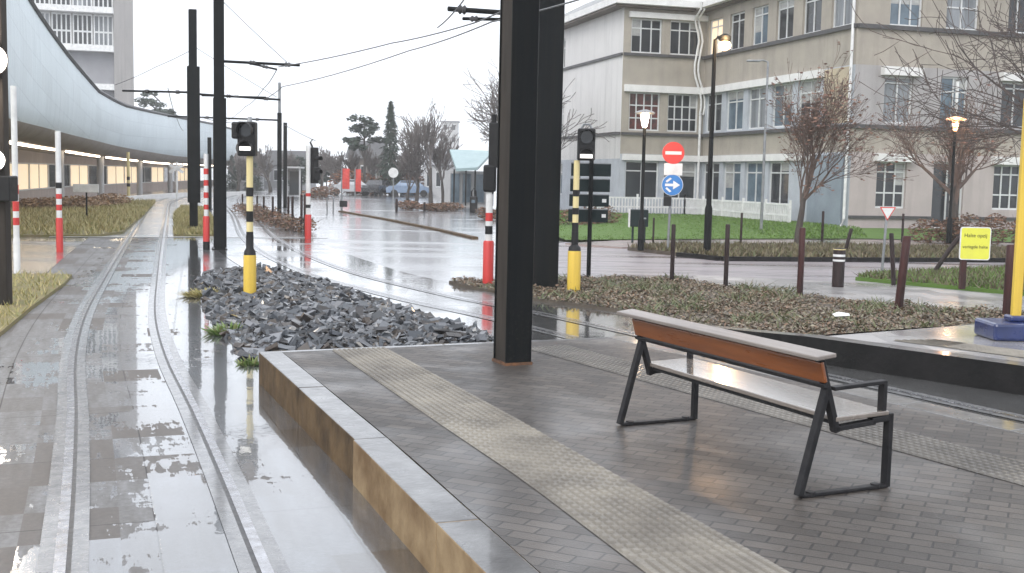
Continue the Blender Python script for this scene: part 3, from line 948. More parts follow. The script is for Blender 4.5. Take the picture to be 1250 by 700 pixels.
sheet('footpath', [(p.x, p.y) for p in rp], 0.05, M['redpath'], 0.06)
# lawn, rising to the school
def gz(px, py, z): 
    p = G(px, py, z); return (p.x, p.y, z)
lawn_near = [gz(690, 293, .08), gz(766, 292.4, .08), gz(900, 291.4, .08), gz(1060, 291.5, .08), gz(1250, 296, .08), gz(1500, 304, .08)]
lawn_far = [(-1.0, 62, .3), (5.5, 57.0, .33), (9.5, 57, .33), (14.0, 46.4, .25), (22, 48.5, .25), (32, 51, .25)]
mb = MB()
nn = len(lawn_near)
mb.v = list(lawn_near) + list(lawn_far)
mb.f = [(i, i + 1, nn + i + 1, nn + i) for i in range(nn - 1)]
mb.m = [0] * len(mb.f)
tag(mb.build('lawn', M['lawnbase']), kind='structure')
lawn_poly = [(p[0], p[1]) for p in lawn_near] + [(p[0], p[1]) for p in lawn_far[::-1]]
def lawn_z(x, y):
    return 0.08 + (0.25) * max(0, min(1, (y - 39.5) / (17.5 if x < 9 else 8)))
blades('grass', [p for p in lawn_poly[:4]] + [lawn_poly[-4], lawn_poly[-3], lawn_poly[-2], lawn_poly[-1]], 30000, 0.075, M['grass'], lambda x, y: lawn_z(x, y) - 0.02, random.Random(9), 0.03,
       'bright green mown lawn in front of the school')

# junction kerb, median and planted islands
mk = MB()
mp = xy(G(418, 259), G(470, 268), G(530, 280), G(584, 292))
for a, b in zip(mp[:-1], mp[1:]):
    edge_run(a, b, 0.22, -0.02, 0.07, mk, 1.2)
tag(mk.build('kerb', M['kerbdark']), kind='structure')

# ------------------------------------------------------------------ shrubs and trees
def leafcloud(mbx, c, rad, n, s, rg, shell=0.6):
    for _ in range(n):
        while True:
            v = Vector((rg.uniform(-1, 1), rg.uniform(-1, 1), rg.uniform(-1, 1)))
            if shell * rg.random() < v.length <= 1: break
        p = Vector(c) + Vector((v.x * rad[0], v.y * rad[1], v.z * rad[2]))
        q = Matrix.Rotation(rg.uniform(0, 6.28), 3, 'Z') @ Matrix.Rotation(rg.uniform(0, 3.14), 3, 'X')
        k = s * rg.uniform(.6, 1.3)
        mbx.add([p + q @ Vector(u) for u in ((-k, 0, 0), (0, -k * .5, 0), (k, 0, 0), (0, k * .5, 0))], [(0, 1, 2, 3)])

def shrub_row(name, label, pts, h, wd, n, s, mat, rg, cat='hedge', group=None, dens=1.0):
    base = Vector((pts[0][0], pts[0][1], 0))
    t = thing(name, label, cat, base, group=group)
    f, tw = MB(), MB()
    L = sum((Vector(pts[i + 1][:2]) - Vector(pts[i][:2])).length for i in range(len(pts) - 1))
    k = max(3, int(L / (wd * 0.7)))
    for i in range(k):
        u = (i + 0.5) / k * (len(pts) - 1)
        j = min(int(u), len(pts) - 2)
        p = Vector(pts[j][:2]).lerp(Vector(pts[j + 1][:2]), u - j)
        hh = h * rg.uniform(.75, 1.15)
        c = (p.x + rg.gauss(0, wd * .12), p.y + rg.gauss(0, wd * .12), hh * .52)
        leafcloud(f, c, (wd * .55 * rg.uniform(.8, 1.2), wd * .55 * rg.uniform(.8, 1.2), hh * .52), n // k, s, rg, 0.8)
        for _ in range(7):
            e = Vector((c[0] + rg.gauss(0, wd * .3), c[1] + rg.gauss(0, wd * .3), hh * rg.uniform(.7, 1.1)))
            tw.tube([(p.x, p.y, 0), e], [0.012, 0.004], 3)
    f.build('foliage', mat, t, world=True)
    tw.build('stem', M['twig'], t, world=True)
    return t

def grow(mb_t, mb_c, p, d, L, r, lev, maxlev, rg, par, tips):
    segs = 4 if lev < 2 else 3
    pts, rad = [Vector(p)], [r]
    dd = Vector(d)
    for i in range(segs):
        dd = (dd + Vector((rg.gauss(0, par['wob']), rg.gauss(0, par['wob']), rg.gauss(0, par['wob']) + par['up'] * (0.5 if lev else 0)))).normalized()
        pts.append(pts[-1] + dd * (L / segs))
        rad.append(max(par['minr'], r * (1 - (i + 1) / segs * (0.45 if lev < maxlev else 0.6))))
    (mb_t if lev == 0 else mb_c).tube(pts, rad, 8 if lev == 0 else (5 if lev == 1 else 3), caps=lev < 2)
    if lev >= maxlev:
        tips.append((pts[-1], dd))
        tips.append((pts[-2], dd))
        return
    nb = par['nb'][min(lev, len(par['nb']) - 1)]
    for k in range(nb):
        t = 1.0 if k == 0 else rg.uniform(par['t0'][min(lev, len(par['t0']) - 1)], 1.0)
        u = t * segs
        i = min(int(u), segs - 1)
        q = pts[i].lerp(pts[i + 1], u - i)
        ax = dd.cross(Vector((rg.gauss(0, 1), rg.gauss(0, 1), rg.gauss(0, 1)))).normalized()
        ang = (par['ang'] * rg.uniform(.6, 1.25)) if k else par['ang'] * rg.uniform(.1, .5)
        nd = Matrix.Rotation(ang, 3, ax) @ dd
        grow(mb_t, mb_c, q, nd, L * par['len'] * rg.uniform(.75, 1.15), rad[i] * (0.72 if k == 0 else 0.55), lev + 1, maxlev, rg, par, tips)

def bare_tree(label, base, h, seed, lev=6, twig='twig', group=None, trunk=0.3, ang=0.6, r=None, lean=(0, 0), leaves=None, nb=(5, 4, 4, 3, 3), ln=0.66, up=0.06, t0=(0.55, 0.3, 0.2), minr=0.006):
    rg = random.Random(seed)
    t = thing('bare_tree', label, 'tree', base, group=group)
    a, c, tips = MB(), MB(), []
    par = dict(wob=0.09, up=up, nb=nb, t0=t0, ang=ang, len=ln, minr=minr)
    grow(a, c, (0, 0, -0.05), Vector((lean[0], lean[1], 1)).normalized(), h * trunk, r or h * 0.014, 0, lev, rg, par, tips)
    # scale the crown to the wanted height
    top = max([v[2] for v in c.v])
    k = h / top
    for m_ in (a, c):
        m_.v = [(v[0] * k, v[1] * k, v[2] * k) for v in m_.v]
    a.build('trunk', M['bark'], t, smooth=True)
    if leaves:
        mat, n, s = leaves
        for _ in range(n):
            p, d = rg.choice(tips)
            leafcloud(c, p * k + Vector((rg.gauss(0, .05), rg.gauss(0, .05), rg.gauss(0, .05))), (.06, .06, .06), 1, s, rg)
        nleaf = n
        c.m = [0] * (len(c.f) - nleaf) + [1] * nleaf
        c.build('crown', [M[twig], M[mat]], t)
    else:
        c.build('crown', M[twig], t)
    return t

def spruce(label, base, h, wid, seed, n=3200, s=0.22):
    rg = random.Random(seed)
    t = thing('spruce_tree', label, 'tree', base)
    a = MB()
    a.tube([(0, 0, 0), (0, 0, h * .5), (0, 0, h * .97)], [h * .016, h * .01, .01], 7)
    a.build('trunk', M['bark'], t)
    c = MB()
    for _ in range(n):
        u = rg.random() ** 1.35
        z = h * (0.06 + 0.94 * u)
        whorl = 0.8 + 0.2 * math.sin(z * 9 / max(1, h * .12)) + rg.gauss(0, .08)
        rr = wid * .5 * (1 - u) ** .8 * whorl * (rg.random() ** .5) + 0.05
        an = rg.uniform(0, 6.28)
        p = Vector((rr * math.cos(an), rr * math.sin(an), z - rr * .25))
        q = Matrix.Rotation(an, 3, 'Z') @ Matrix.Rotation(rg.gauss(.5, .4), 3, 'Y') @ Matrix.Rotation(rg.gauss(0, .6), 3, 'X')
        k = s * rg.uniform(.5, 1.2)
        c.add([p + q @ Vector(v) for v in ((-k * .4, -k * .3, 0), (k, 0, 0), (-k * .4, k * .3, 0))], [(0, 1, 2)])
    c.build('crown', M['needle'], t)
    return t

def pine(label, base, h, clumps, seed, s=0.2, n=170):
    rg = random.Random(seed)
    t = thing('pine_tree', label, 'tree', base)
    a = MB()
    a.tube([(0, 0, 0), (.1, 0, h * .45), (-.05, .1, h * .8)], [h * .022, h * .016, h * .008], 7)
    c = MB()
    for x, y, z, r in clumps:
        a.tube([(0, 0, max(h * .35, z - r * 1.2)), (x * .6, y * .6, z - r * .4), (x, y, z)], [h * .008, h * .005, .01], 4)
        for _ in range(4):
            o = Vector((x, y, z)) + Vector((rg.gauss(0, r * .45), rg.gauss(0, r * .45), rg.gauss(0, r * .22)))
            leafcloud(c, o, (r * .6, r * .6, r * .34), n // 4, s, rg, .5)
    a.build('trunk', M['bark'], t)
    c.build('crown', M['needle'], t)
    return t

# trees by the school
p = G(973, 301, .1)
bare_tree('small street tree holding red-brown leaves in front of the school corner', p, zat(p, 54), 31, 5, 'twigred', trunk=0.34, ang=0.56, leaves=('redleaf', 1500, 0.06), ln=0.74, nb=(6, 5, 4, 4, 3), minr=0.006, up=0.1, r=0.12)
p = G(1163, 296, .1)
bare_tree('sparse brown street tree behind the yellow notice, a lamp in its crown', p, zat(p, 92), 45, 5, 'twigred', trunk=0.3, ang=0.6, leaves=('redleaf', 900, 0.06), ln=0.74, nb=(6, 4, 4, 4, 3), minr=0.008, up=0.1, r=0.2)
p = G(1318, 322, .08)
bare_tree('bare tree reaching in thin grey twigs over the yellow pole', p, 8.8, 52, 5, 'twig', trunk=0.22, ang=0.8, ln=0.76, nb=(7, 5, 4, 3, 3), up=0.04, minr=0.006)
p = V(648, 240, 62)
bare_tree('bare tree mostly hidden by the big dark platform post', (p.x, p.y, 0), 8.8, 61, 5, 'twighazed', trunk=0.26, ang=0.66, ln=0.74, nb=(6, 5, 4, 3, 3), minr=0.014)

# trees in the distance
far = [
    (526, 250, 116, 71, 'tall thin bare tree in the middle of the planted roundel'),
    (508, 249, 150, 72, 'lower bare tree at the near edge of the planted roundel'),
    (541, 249, 158, 73, 'slim bare tree of the roundel next to the teal-roofed pavilion'),
    (497, 247, 172, 74, 'short twiggy bare tree beside the spruce'),
    (432, 238, 178, 75, 'low bare tree under the umbrella pine'),
    (455, 238, 176, 76, 'brown bare tree between the pine and the spruce'),
    (484, 239, 180, 77, 'brown bare tree just right of the spruce'),
    (410, 236, 182, 78, 'pale bare tree above the red banners'),
    (392, 235, 178, 79, 'pale bare tree behind the black tram signal'),
    (330, 235, 176, 80, 'hazy bare tree behind the thin far mast'),
    (358, 235, 182, 81, 'hazy bare tree above the far shelter'),
    (290, 236, 186, 82, 'far bare tree beside the dark mast'),
]
for x, by, ty, sd_, lab in far:
    p = G(x, by)
    bare_tree(lab, p, zat(p, ty), sd_, 5, 'twighazed', trunk=0.26, ang=0.42, ln=0.74, nb=(5, 4, 4, 3, 2), up=0.12, r=0.12 * p.y / 80, minr=0.017 * p.y / 80)
p = V(444, 230, 105)
hz = zat(p, 139)
pine('dark umbrella pine with a broad rounded crown', (p.x, p.y, 0), hz,
     [(0, 0, hz * .93, 1.0), (-.9, .2, hz * .82, .95), (.9, 0, hz * .84, .95), (-1.0, 0, hz * .68, .8), (1.0, .3, hz * .7, .9), (0.2, -.5, hz * .76, 1.0), (-.3, 0, hz * .6, .8)], 5, .17, 260)
p = V(476, 232, 105)
spruce('tall narrow dark spruce beside the umbrella pine', (p.x, p.y, 0), zat(p, 124), 2.9, 6, 4200, .26)
p = V(309, 232, 118)
spruce('small dark conifer right of the left signal head', (p.x, p.y, 0), zat(p, 186), 2.4, 7, 2200, .22)
p = V(283, 232, 118)
spruce('slim far conifer behind the dark mast', (p.x, p.y, 0), zat(p, 190), 1.7, 17, 1600, .2)
for i, (x, ty, lab) in enumerate(((366, 190, 'round dark evergreen behind the far masts'), (398, 196, 'low dark evergreen beside the tram signal'))):
    p = V(x, 232, 122)
    hh = zat(p, ty)
    pine(lab, (p.x, p.y, 0), hh, [(-1, 0, hh * .6, 1.2), (1, 0, hh * .65, 1.2), (0, 0, hh * .82, 1.3), (0, -.5, hh * .45, 1.4), (-1.4, 0, hh * .35, 1.1), (1.5, 0, hh * .38, 1.2)], 30 + i, .2, 240)
p = V(196, 200, 150)
hh = zat(p, 108)
pine('dark ragged evergreen rising behind the pale blue band', (p.x, p.y, 0), hh, [(-1.3, 0, hh * .95, .9), (-1.9, 0, hh * .86, 1.2), (-.8, 0, hh * .84, 1.2), (.6, 0, hh * .78, 1.2), (1.9, 0, hh * .73, 1.0), (.2, 0, hh * .7, 1.4), (2.6, 0, hh * .68, .8)], 44, .2, 300)

rs = random.Random(77)
shrub_row('hedge', 'brown and orange shrubs massed below the pine and spruce', xy(G(412, 238.5), G(470, 238.5), G(520, 239)), 2.2, 2.6, 3200, .16, M['hedgeorange'], rs)
shrub_row('hedge', 'russet hedge under the dark tram signal', xy(G(372, 243), G(405, 242)), 0.9, 1.6, 900, .12, M['hedgebrown'], rs)
shrub_row('shrub_bed', 'brown shrubs of the planted roundel under the tall bare tree', xy(G(497, 256), G(525, 258), G(553, 257)), 0.55, 1.7, 2200, .08, M['hedgebrown'], rs, 'shrubs')
shrub_row('shrub_bed', 'small red shrub behind the red and white signal post', xy(G(588, 268), G(612, 269)), 0.6, 1.1, 900, .07, M['hedgebrown'], rs, 'shrubs')
shrub_row('shrub_bed', 'low red-brown shrubs along the far tracks behind the small stakes', xy(G(300, 258), G(318, 266), G(338, 276), G(368, 285)), 0.5, 1.2, 3400, .06, M['hedgebrown'], rs, 'shrubs')
shrub_row('hedge', 'rust-brown shrubs in front of the lit hall under the blue band', xy(G(20, 258), G(90, 256), G(150, 252)), .6, 1.8, 3600, .09, M['hedgetan'], rs)
shrub_row('hedge', 'clipped brown hedge at the foot of the school behind the yellow notice', xy(G(1125, 295, .1), G(1190, 297, .1), G(1300, 301, .1)), 1.0, 1.0, 4200, .06, M['hedgebrown'], rs)
shrub_row('hedge', 'low brown hedge at the school gable beside the stacked dark panels', xy(G(690, 274, .2), G(752, 272, .2)), 1.0, 1.0, 1600, .07, M['hedgebrown'], rs)

# ------------------------------------------------------------------ school building
TH = R(15.8)
U = Vector((math.cos(TH), math.sin(TH)))
W = Vector((-math.sin(TH), math.cos(TH)))
C0 = Vector((13.6, 46.7))                 # front corner
C1 = C0 + W * 14.1                        # inner corner
C2 = C1 - U * 4.55                        # corner of the pale gable
C3 = C2 + W * 17
ZB = -0.05
school = thing('school_building', 'beige three-storey school with white window frames and roof edge', 'building', (C0.x, C0.y, 0))
FL = [(1.05, 2.95), (4.5, 6.45), (8.42, 10.2)]     # sill and head of each storey
EAVE = 10.75

def facade(o, d, L, openings, bands, thick=0.25):
    """outer skin with real openings; o start, d direction, outside is to the right of d"""
    n = Vector((d.y, -d.x))
    us = sorted({0, L, *[a for op in openings for a in op[:2]]})
    zs = sorted({ZB, EAVE, *[b for op in openings for b in op[2:4]], *[b[0] for b in bands]})
    mbx = MB()
    P = lambda u, z, dep=0: (o.x + d.x * u - n.x * dep, o.y + d.y * u - n.y * dep, z)
    for i in range(len(us) - 1):
        for j in range(len(zs) - 1):
            uc, zc = (us[i] + us[i + 1]) / 2, (zs[j] + zs[j + 1]) / 2
            if any(a < uc < b and c < zc < e for a, b, c, e in [op[:4] for op in openings]): continue
            m = [b[1] for b in bands if b[0] <= zc][-1]
            mbx.add([P(us[i], zs[j]), P(us[i + 1], zs[j]), P(us[i + 1], zs[j + 1]), P(us[i], zs[j + 1])], [(0, 1, 2, 3)], m)
    for a, b, c, e in [op[:4] for op in openings]:
        m = [k[1] for k in bands if k[0] <= (c + e) / 2][-1]
        q = [P(a, c), P(b, c), P(b, e), P(a, e), P(a, c, thick), P(b, c, thick), P(b, e, thick), P(a, e, thick)]
        mbx.add(q, [(0, 4, 5, 1), (1, 5, 6, 2), (2, 6, 7, 3), (3, 7, 4, 0)], m)
    mbx.build('wall', [M['wallbeige'], M['wallgrey'], M['wallpink'], M['wallwhite'], M['pierblue'], M['trim']], school, world=True)
    return P

wrnd = random.Random(99)
def window(P, a, b, c, e, glass, cols=2, rows=(0.72,), dep=0.14):
    mbx = MB()
    A, B = Vector(P(a, c, dep)), Vector(P(b, c, dep))
    d = (B - A).normalized()
    L, H = b - a, e - c
    up = Vector((0, 0, 1))
    fw = 0.075
    def bx(u0, u1, z0, z1, t=0.07):
        p, q = A + d * ((u0 + u1) / 2) + up * ((z0 + z1) / 2), None
        mbx.box(p, (u1 - u0, t, z1 - z0), rz=math.atan2(d.y, d.x))
    bx(0, L, 0.001, fw); bx(0, L, H - fw, H - 0.001); bx(0.001, fw, fw, H - fw); bx(L - fw, L - 0.001, fw, H - fw)
    for k in range(1, cols):
        bx(L * k / cols - fw * .4, L * k / cols + fw * .4, fw, H - fw, 0.066)
    for r_ in rows:
        bx(fw, L - fw, H * r_ - fw * .4, H * r_ + fw * .4, 0.06)
    f = mbx.build('window', M['frameW'], school, world=True)
    g = MB()
    n = Vector((d.y, -d.x, 0))
    q = [A - n * .01, B - n * .01]
    g.add([q[0], q[1], q[1] + up * H, q[0] + up * H], [(0, 1, 2, 3)])
    g.build('pane', M[glass], f, world=True)
    if glass in ('glass', 'glassblue') and wrnd.random() < 0.5:
        zb_ = H * wrnd.choice((.35, .5, .62, .78))
        u0, u1 = wrnd.choice(((0.06, L - .06), (.06, L / cols), (L * (cols - 1) / cols, L - .06)))
        bl = MB()
        k_ = n * .006
        bl.add([A + d * u0 - k_ + up * zb_, A + d * u1 - k_ + up * zb_, A + d * u1 - k_ + up * (H - .06), A + d * u0 - k_ + up * (H - .06)], [(0, 1, 2, 3)])
        bl.build('blind', M['blind'], f, world=True)
    return f

def bandbar(P, a, b, z0, z1, out, name, mat):
    A, B = Vector(P(a, 0, -out / 2)), Vector(P(b, 0, -out / 2))
    mbx = MB()
    mbx.box(((A.x + B.x) / 2, (A.y + B.y) / 2, (z0 + z1) / 2), ((B - A).length, out, z1 - z0), rz=math.atan2(B.y - A.y, B.x - A.x))
    return mbx.build(name, M[mat], school, world=True)

BANDS = [(ZB, 2), (3.3, 0), (4.36, 1), (6.8, 0), (8.38, 0)]
# front facade (C0 -> right)
Lf = 15.0
ops = []
for k, u in enumerate((1.32, 4.05, 6.95, 9.8, 12.4)):
    if k == 1:
        ops += [(u - .15, u + 1.35, .25, 3.0, 'glass', 2, ()), (u, u + 1.3, 4.3, 6.5, 'glassblue', 2, (.72,)), (u + .05, u + 1.6, 8.42, 10.2, 'glasscurtain', 2, (.5,))]
    else:
        ops += [(u - .1, u + 1.3, 1.05, 2.95, 'glass', 3, (.33, .78)), (u + .05, u + 1.4, 4.5, 6.4, 'glasscurtain' if k == 0 else 'glass', 2, (.86,)), (u + .15, u + 1.65, 8.42, 10.2, 'glassblue' if k == 0 else 'glass', 3, ())]
P = facade(C0, U, Lf, ops, BANDS)
for a, b, c, e, g, cc, rr in ops:
    window(P, a, b, c, e, g, cc, rr)
for k, u in enumerate((1.32, 4.05, 6.95, 9.8, 12.4)):
    if k != 1:
        bandbar(P, u - .3, u + 1.5, 2.95, 3.27, .3, 'lintel', 'trim')
        bandbar(P, u - .15, u + 1.65, 6.42, 6.76, .3, 'lintel', 'trim')
bandbar(P, 0, Lf, 4.26, 4.42, .14, 'ledge', 'ledge')
bandbar(P, 0, Lf, 8.24, 8.41, .14, 'ledge', 'ledge')
bandbar(P, 0, 3.9, .62, .74, .08, 'ledge', 'ledge')
bandbar(P, 5.5, Lf, .62, .74, .08, 'ledge', 'ledge')
mbx = MB()
pp = Vector(P(4.72, 0, -.12))
mbx.cyl((pp.x, pp.y, .2), (pp.x, pp.y, 6.3), .07, n=8)
mbx.build('downpipe', M['white'], school, smooth=True, world=True)

# receding wing (C1 -> C0)
Lw = 14.1
bays = 6
bw = Lw / bays
ops = []
gl2 = ['glasswarm', 'glass', 'glassblue', 'glass', 'glass', 'glasscurtain']
gl1 = ['glass', 'glassblue', 'glasscurtain', 'glassblue', 'glass', None]
gl0 = ['glass', 'glassblue', 'glassblue', 'glass', None, None]
for k in range(bays):
    u = k * bw + .35
    ops.append((u, u + 1.55, 8.42, 10.2, gl2[k], 2, (.78,)))
    if gl1[k]: ops.append((u - .1, u + 1.75, 4.5, 6.45, gl1[k], 2, (.72,)))
    if gl0[k]: ops.append((u - .15, u + 1.75, 1.0, 2.95, gl0[k], 2, (.74,)))
P = facade(C1, -W, Lw, ops, [(ZB, 4), (3.3, 0), (4.36, 4), (6.8, 0), (8.38, 0)])
for op in ops:
    window(P, *op)
bandbar(P, 0, Lw - 2.6, 2.98, 3.28, .18, 'lintel', 'trim')
bandbar(P, 0, Lw - 2.3, 6.45, 6.78, .22, 'lintel', 'trim')
bandbar(P, 0, Lw, 4.26, 4.42, .14, 'ledge', 'ledge')
bandbar(P, 0, Lw, 8.24, 8.41, .14, 'ledge', 'ledge')
bandbar(P, Lw - 2.25, Lw - .25, 4.5, 6.75, .05, 'panel', 'tan')  # painted lamplight on the plain wall of the last bay
bandbar(P, Lw - 3.0, Lw - .35, .1, 3.2, .16, 'panel', 'bluepanel')
mbx = MB()
pp = Vector(P(Lw - .1, 0, -.14))
mbx.tube([(pp.x, pp.y, EAVE - .1), (pp.x, pp.y, .6), (pp.x - .1, pp.y - .05, .3), (pp.x - .28, pp.y - .12, .12)], .06, 8)
mbx.build('downpipe', M['white'], school, smooth=True, world=True)

# short left facade (C2 -> C1)
Ls = 4.55
ops = []
for u in (.42, 2.55):
    ops += [(u, u + 1.68, 8.42, 10.15, 'glass', 3, (.72,)), (u, u + 1.7, 4.5, 6.45, 'glasslamp' if u < 1 else 'glass', 4, (.33, .66)), (u - .1, u + 1.75, 1.0, 2.95, 'glass', 2, (.74,))]
P = facade(C2, U, Ls, ops, [(ZB, 4), (3.3, 0), (4.36, 0), (6.8, 0), (8.38, 0)])
for op in ops:
    window(P, *op)
bandbar(P, .1, Ls, 2.98, 3.28, .18, 'lintel', 'trim')
bandbar(P, .1, Ls, 6.45, 6.8, .22, 'lintel', 'trim')
bandbar(P, 0.02, Ls, 4.26, 4.4, .12, 'ledge', 'ledge')
bandbar(P, 0.02, Ls, 8.26, 8.4, .12, 'ledge', 'ledge')
bandbar(P, .25, Ls, 10.17, 10.45, .2, 'lintel', 'trim')
mbx = MB()
pp = Vector(P(Ls - .22, 0, -.12))
mbx.cyl((pp.x, pp.y, .2), (pp.x, pp.y, 5.5), .07, n=8)
mbx.build('downpipe', M['white'], school, smooth=True, world=True)
mbx = MB()
for o_ in (0, .2):
    pts = []
    for i in range(16):
        z = 5.4 + i * (11.0 - 5.4) / 15
        wv = .14 * math.sin(i * .8) - .03 * (15 - i) * -.35 + (-.22 if i > 9 else -.03 * i)
        q = Vector(P(Ls - .45 + wv + o_, 0, -.2 - (.75 if i > 13 else 0)))
        pts.append((q.x, q.y, z))
    mbx.tube(pts, .055, 6)
mbx.build('flexible_pipe', M['white'], school, smooth=True, world=True)

# pale gable (C3 -> C2)
ops = [(6.4, 7.6, 8.42, 10.1, 'glass', 2, (.7,)), (6.4, 7.6, 4.5, 6.3, 'glass', 2, (.7,)), (5.6, 7.6, 1.0, 2.9, 'glassblue', 3, (.7,)), (9.2, 10.9, 1.0, 2.9, 'glass', 2, (.7,))]
P = facade(C3, -W, 17, ops, [(ZB, 4), (3.05, 3)])
for op in ops:
    window(P, *op)
bandbar(P, 0, 16.98, 8.26, 8.4, .1, 'ledge', 'ledge')
bandbar(P, 0, 16.98, 4.26, 4.4, .1, 'ledge', 'ledge')
# roofs
def roof(poly, over, z, th):
    mbx = MB()
    c = sum((Vector(q) for q in poly), Vector((0, 0))) / len(poly)
    mbx.prism([(q[0], q[1]) for q in poly], z, z + th)
    mbx.build('roof_edge', M['trim'], school, world=True)
    m2 = MB()
    sm = [tuple(Vector(q).lerp(c, .04)) for q in poly]
    m2.prism(sm, z - .12, z - .004)
    m2.build('soffit', M['soffit'], school, world=True)
    m3 = MB()
    top = [tuple(Vector(q).lerp(c, .75)) for q in poly]
    n = len(poly)
    m3.add([(*q, z + th + .002) for q in sm] + [(*q, z + th + 1.0) for q in top], [(i, (i + 1) % n, n + (i + 1) % n, n + i) for i in range(n)] + [tuple(range(n, 2 * n))])
    m3.build('roof', M['roofgrey'], school, world=True)
ov = .7
a0 = C2 - U * ov - W * ov
a1 = C1 + U * .0 - W * ov - U * ov
roof([a0, a1, C1 + W * 10 - U * ov, C3 - U * ov], 0, EAVE, .34)
b0 = C0 - U * ov - W * ov
roof([b0, C0 + U * (Lf + ov) - W * ov, C0 + U * (Lf + ov) + W * 24, C0 - U * (ov - .004) + W * 24], 0, EAVE + .003, .34)
mbx = MB()
cc = [C3, C2 + W * .3, C1 + W * .3 + U * .3, C0 + W * .3 + U * .3, C0 + U * Lf + W * .3, C0 + U * Lf + W * 23, C3]
mbx.prism([tuple(q) for q in [C3 + U * .3, C2 + W * .3 + U * .3, C1 + W * .3 + U * .3]], 0, .1)
mbx.build('interior_floor', M['soffit'], school, world=True)
mbx = MB()
for a, b in ((C3 + U * 1.2, C2 + U * 1.2 + W * 1.2), (C2 + U * 1.2 + W * 1.2, C1 + W * 1.2 + U * 1.2), (C1 + U * 1.2 + W * 1.2, C0 + U * 1.2 + W * 1.2), (C0 + U * 1.2 + W * 1.2, C0 + U * Lf + W * 1.2)):
    mbx.add([(*a, 0), (*b, 0), (*b, EAVE - .2), (*a, EAVE - .2)], [(0, 1, 2, 3)])
mbx.build('interior_wall', M['soffit'], school, world=True)

# white fence before the school
fn = thing('picket_fence', 'long white picket fence standing before the ground floor of the school', 'fence', (C1.x, C1.y, .3))
fpts = [C2 - U * 2.0 - W * 1.0, C1 - U * 1.3 - W * 1.0, C0 - U * 1.3 + W * 2.4]
pk, ra = MB(), MB()
for a, b in zip(fpts[:-1], fpts[1:]):
    L = (b - a).length
    k = int(L / .16)
    for i in range(k + 1):
        q = a.lerp(b, i / k)
        pk.box((q.x, q.y, .3 + .42), (.06, .05, .8), rz=math.atan2((b - a).y, (b - a).x))
    for i in range(int(L / 2) + 1):
        q = a.lerp(b, i / int(L / 2))
        p_ = MB().box((q.x, q.y, .3 + .47), (.1, .1, 1.0))
        p_.build('post', M['white'], fn, world=True)
    for z in (.62, 1.08):
        ra.bar((a.x, a.y, z), (b.x, b.y, z), .04, .08)
pk.build('picket_row', M['white'], fn, world=True)
ra.build('rail', M['white'], fn, world=True)

# ------------------------------------------------------------------ blue band building
hall = thing('curved_hall', 'hall with a sweeping pale blue upper band over warmly lit glazing', 'building', (-22, 60, 0))
bp = [(-60, 26, 30, 9.6), (-10, 34, 60, 8.9), (30, 41, 0, 8.0), (75, 50, 65, 7.05), (115, 60, 112, 6.2), (150, 72, 130, 6.0), (205, 92, 142, 6.2), (258, 118, 152, 6.6), (300, 150, 160, 6.8)]
prof_pts, tops = [], []
for x, Y, ty, zt in bp:
    q = V(x, 200, Y)
    prof_pts.append((q.x, q.y))
    tops.append(zat((q.x, q.y), ty) if 0 <= x <= 258 else zt)
tops[0], tops[1] = tops[2] + 1.9, tops[2] + .9
hp = catmull(prof_pts, 1.2)
# z along the curve by nearest original parameter
def interp_top(p):
    ds = [(p - Vector(q)).length for q in prof_pts]
    best = None
    for i in range(len(prof_pts) - 1):
        a, b = Vector(prof_pts[i]), Vector(prof_pts[i + 1])
        t = max(0, min(1, (p - a).dot(b - a) / (b - a).length_squared))
        d = (p - a.lerp(b, t)).length
        if best is None or d < best[0]:
            best = (d, tops[i] * (1 - t) + tops[i + 1] * t)
    return best[1]
hn = normals(hp)
def zbot(p):
    return 3.0 - 0.45 * max(0, min(1, (p.y - 45) / 50))
sk = MB()
PR = 13
uacc = 0
plast = hp[0]
for p, n in zip(hp, hn):
    uacc += (p - plast).length
    plast = p
    zt = interp_top(p)
    zb = zbot(p)
    ring = []
    for k in range(PR):
        t = k / (PR - 1)
        if k <= 6:            # face, leaning out a little
            u = k / 6
            ring.append((0.25 - .35 * u * u + .35 * u, zt + (zb + 1.1 - zt) * u))
        else:                 # rounded underside
            an = (k - 6) / 6 * math.pi / 2
            ring.append((.25 - 1.1 * (1 - math.cos(an)), zb + 1.1 - 1.1 * math.sin(an)))
    arc = 0
    for k, (o_, z) in enumerate(ring):
        if k: arc += math.hypot(o_ - ring[k - 1][0], z - ring[k - 1][1])
        sk.v.append((p.x + n.x * o_, p.y + n.y * o_, z))
        sk.uv.append((uacc, arc))
for i in range(len(hp) - 1):
    for k in range(PR - 1):
        a = i * PR + k
        sk.f.append((a, a + PR, a + PR + 1, a + 1))
        sk.m.append(0 if k < 8 else 1)  # taupe lower curve has the ground's reflection put into its colour
sk.build('cladding_band', [M['blueclad'], M['soffitdark']], hall, smooth=True, world=True)
rf, cp = MB(), MB()
strip3 = lambda mbx, a, b, za, zb_: None
o = 0
for p, n in zip(hp, hn):
    zt = interp_top(p)
    rf.v += [(p.x + n.x * .25, p.y + n.y * .25, zt), (p.x - n.x * 14, p.y - n.y * 14, zt + .2)]
for i in range(len(hp) - 1):
    rf.f.append((2 * i, 2 * i + 2, 2 * i + 3, 2 * i + 1)); rf.m.append(0)
rf.build('roof', M['roofgrey'], hall, world=True)
cp.tube([(p.x + n.x * .25, p.y + n.y * .25, interp_top(p) + .04) for p, n in zip(hp, hn)], .11, 6)
cp.build('roof_coping', M['ledge'], hall, smooth=True, world=True)
sf = strip_mb(hp, -6.0, -.84, 3.34)
sf.uv = []
sf.v = [(v[0], v[1], zbot(hp[i // 2]) - .006) for i, v in enumerate(sf.v)]
sf.f = [f[::-1] for f in sf.f]
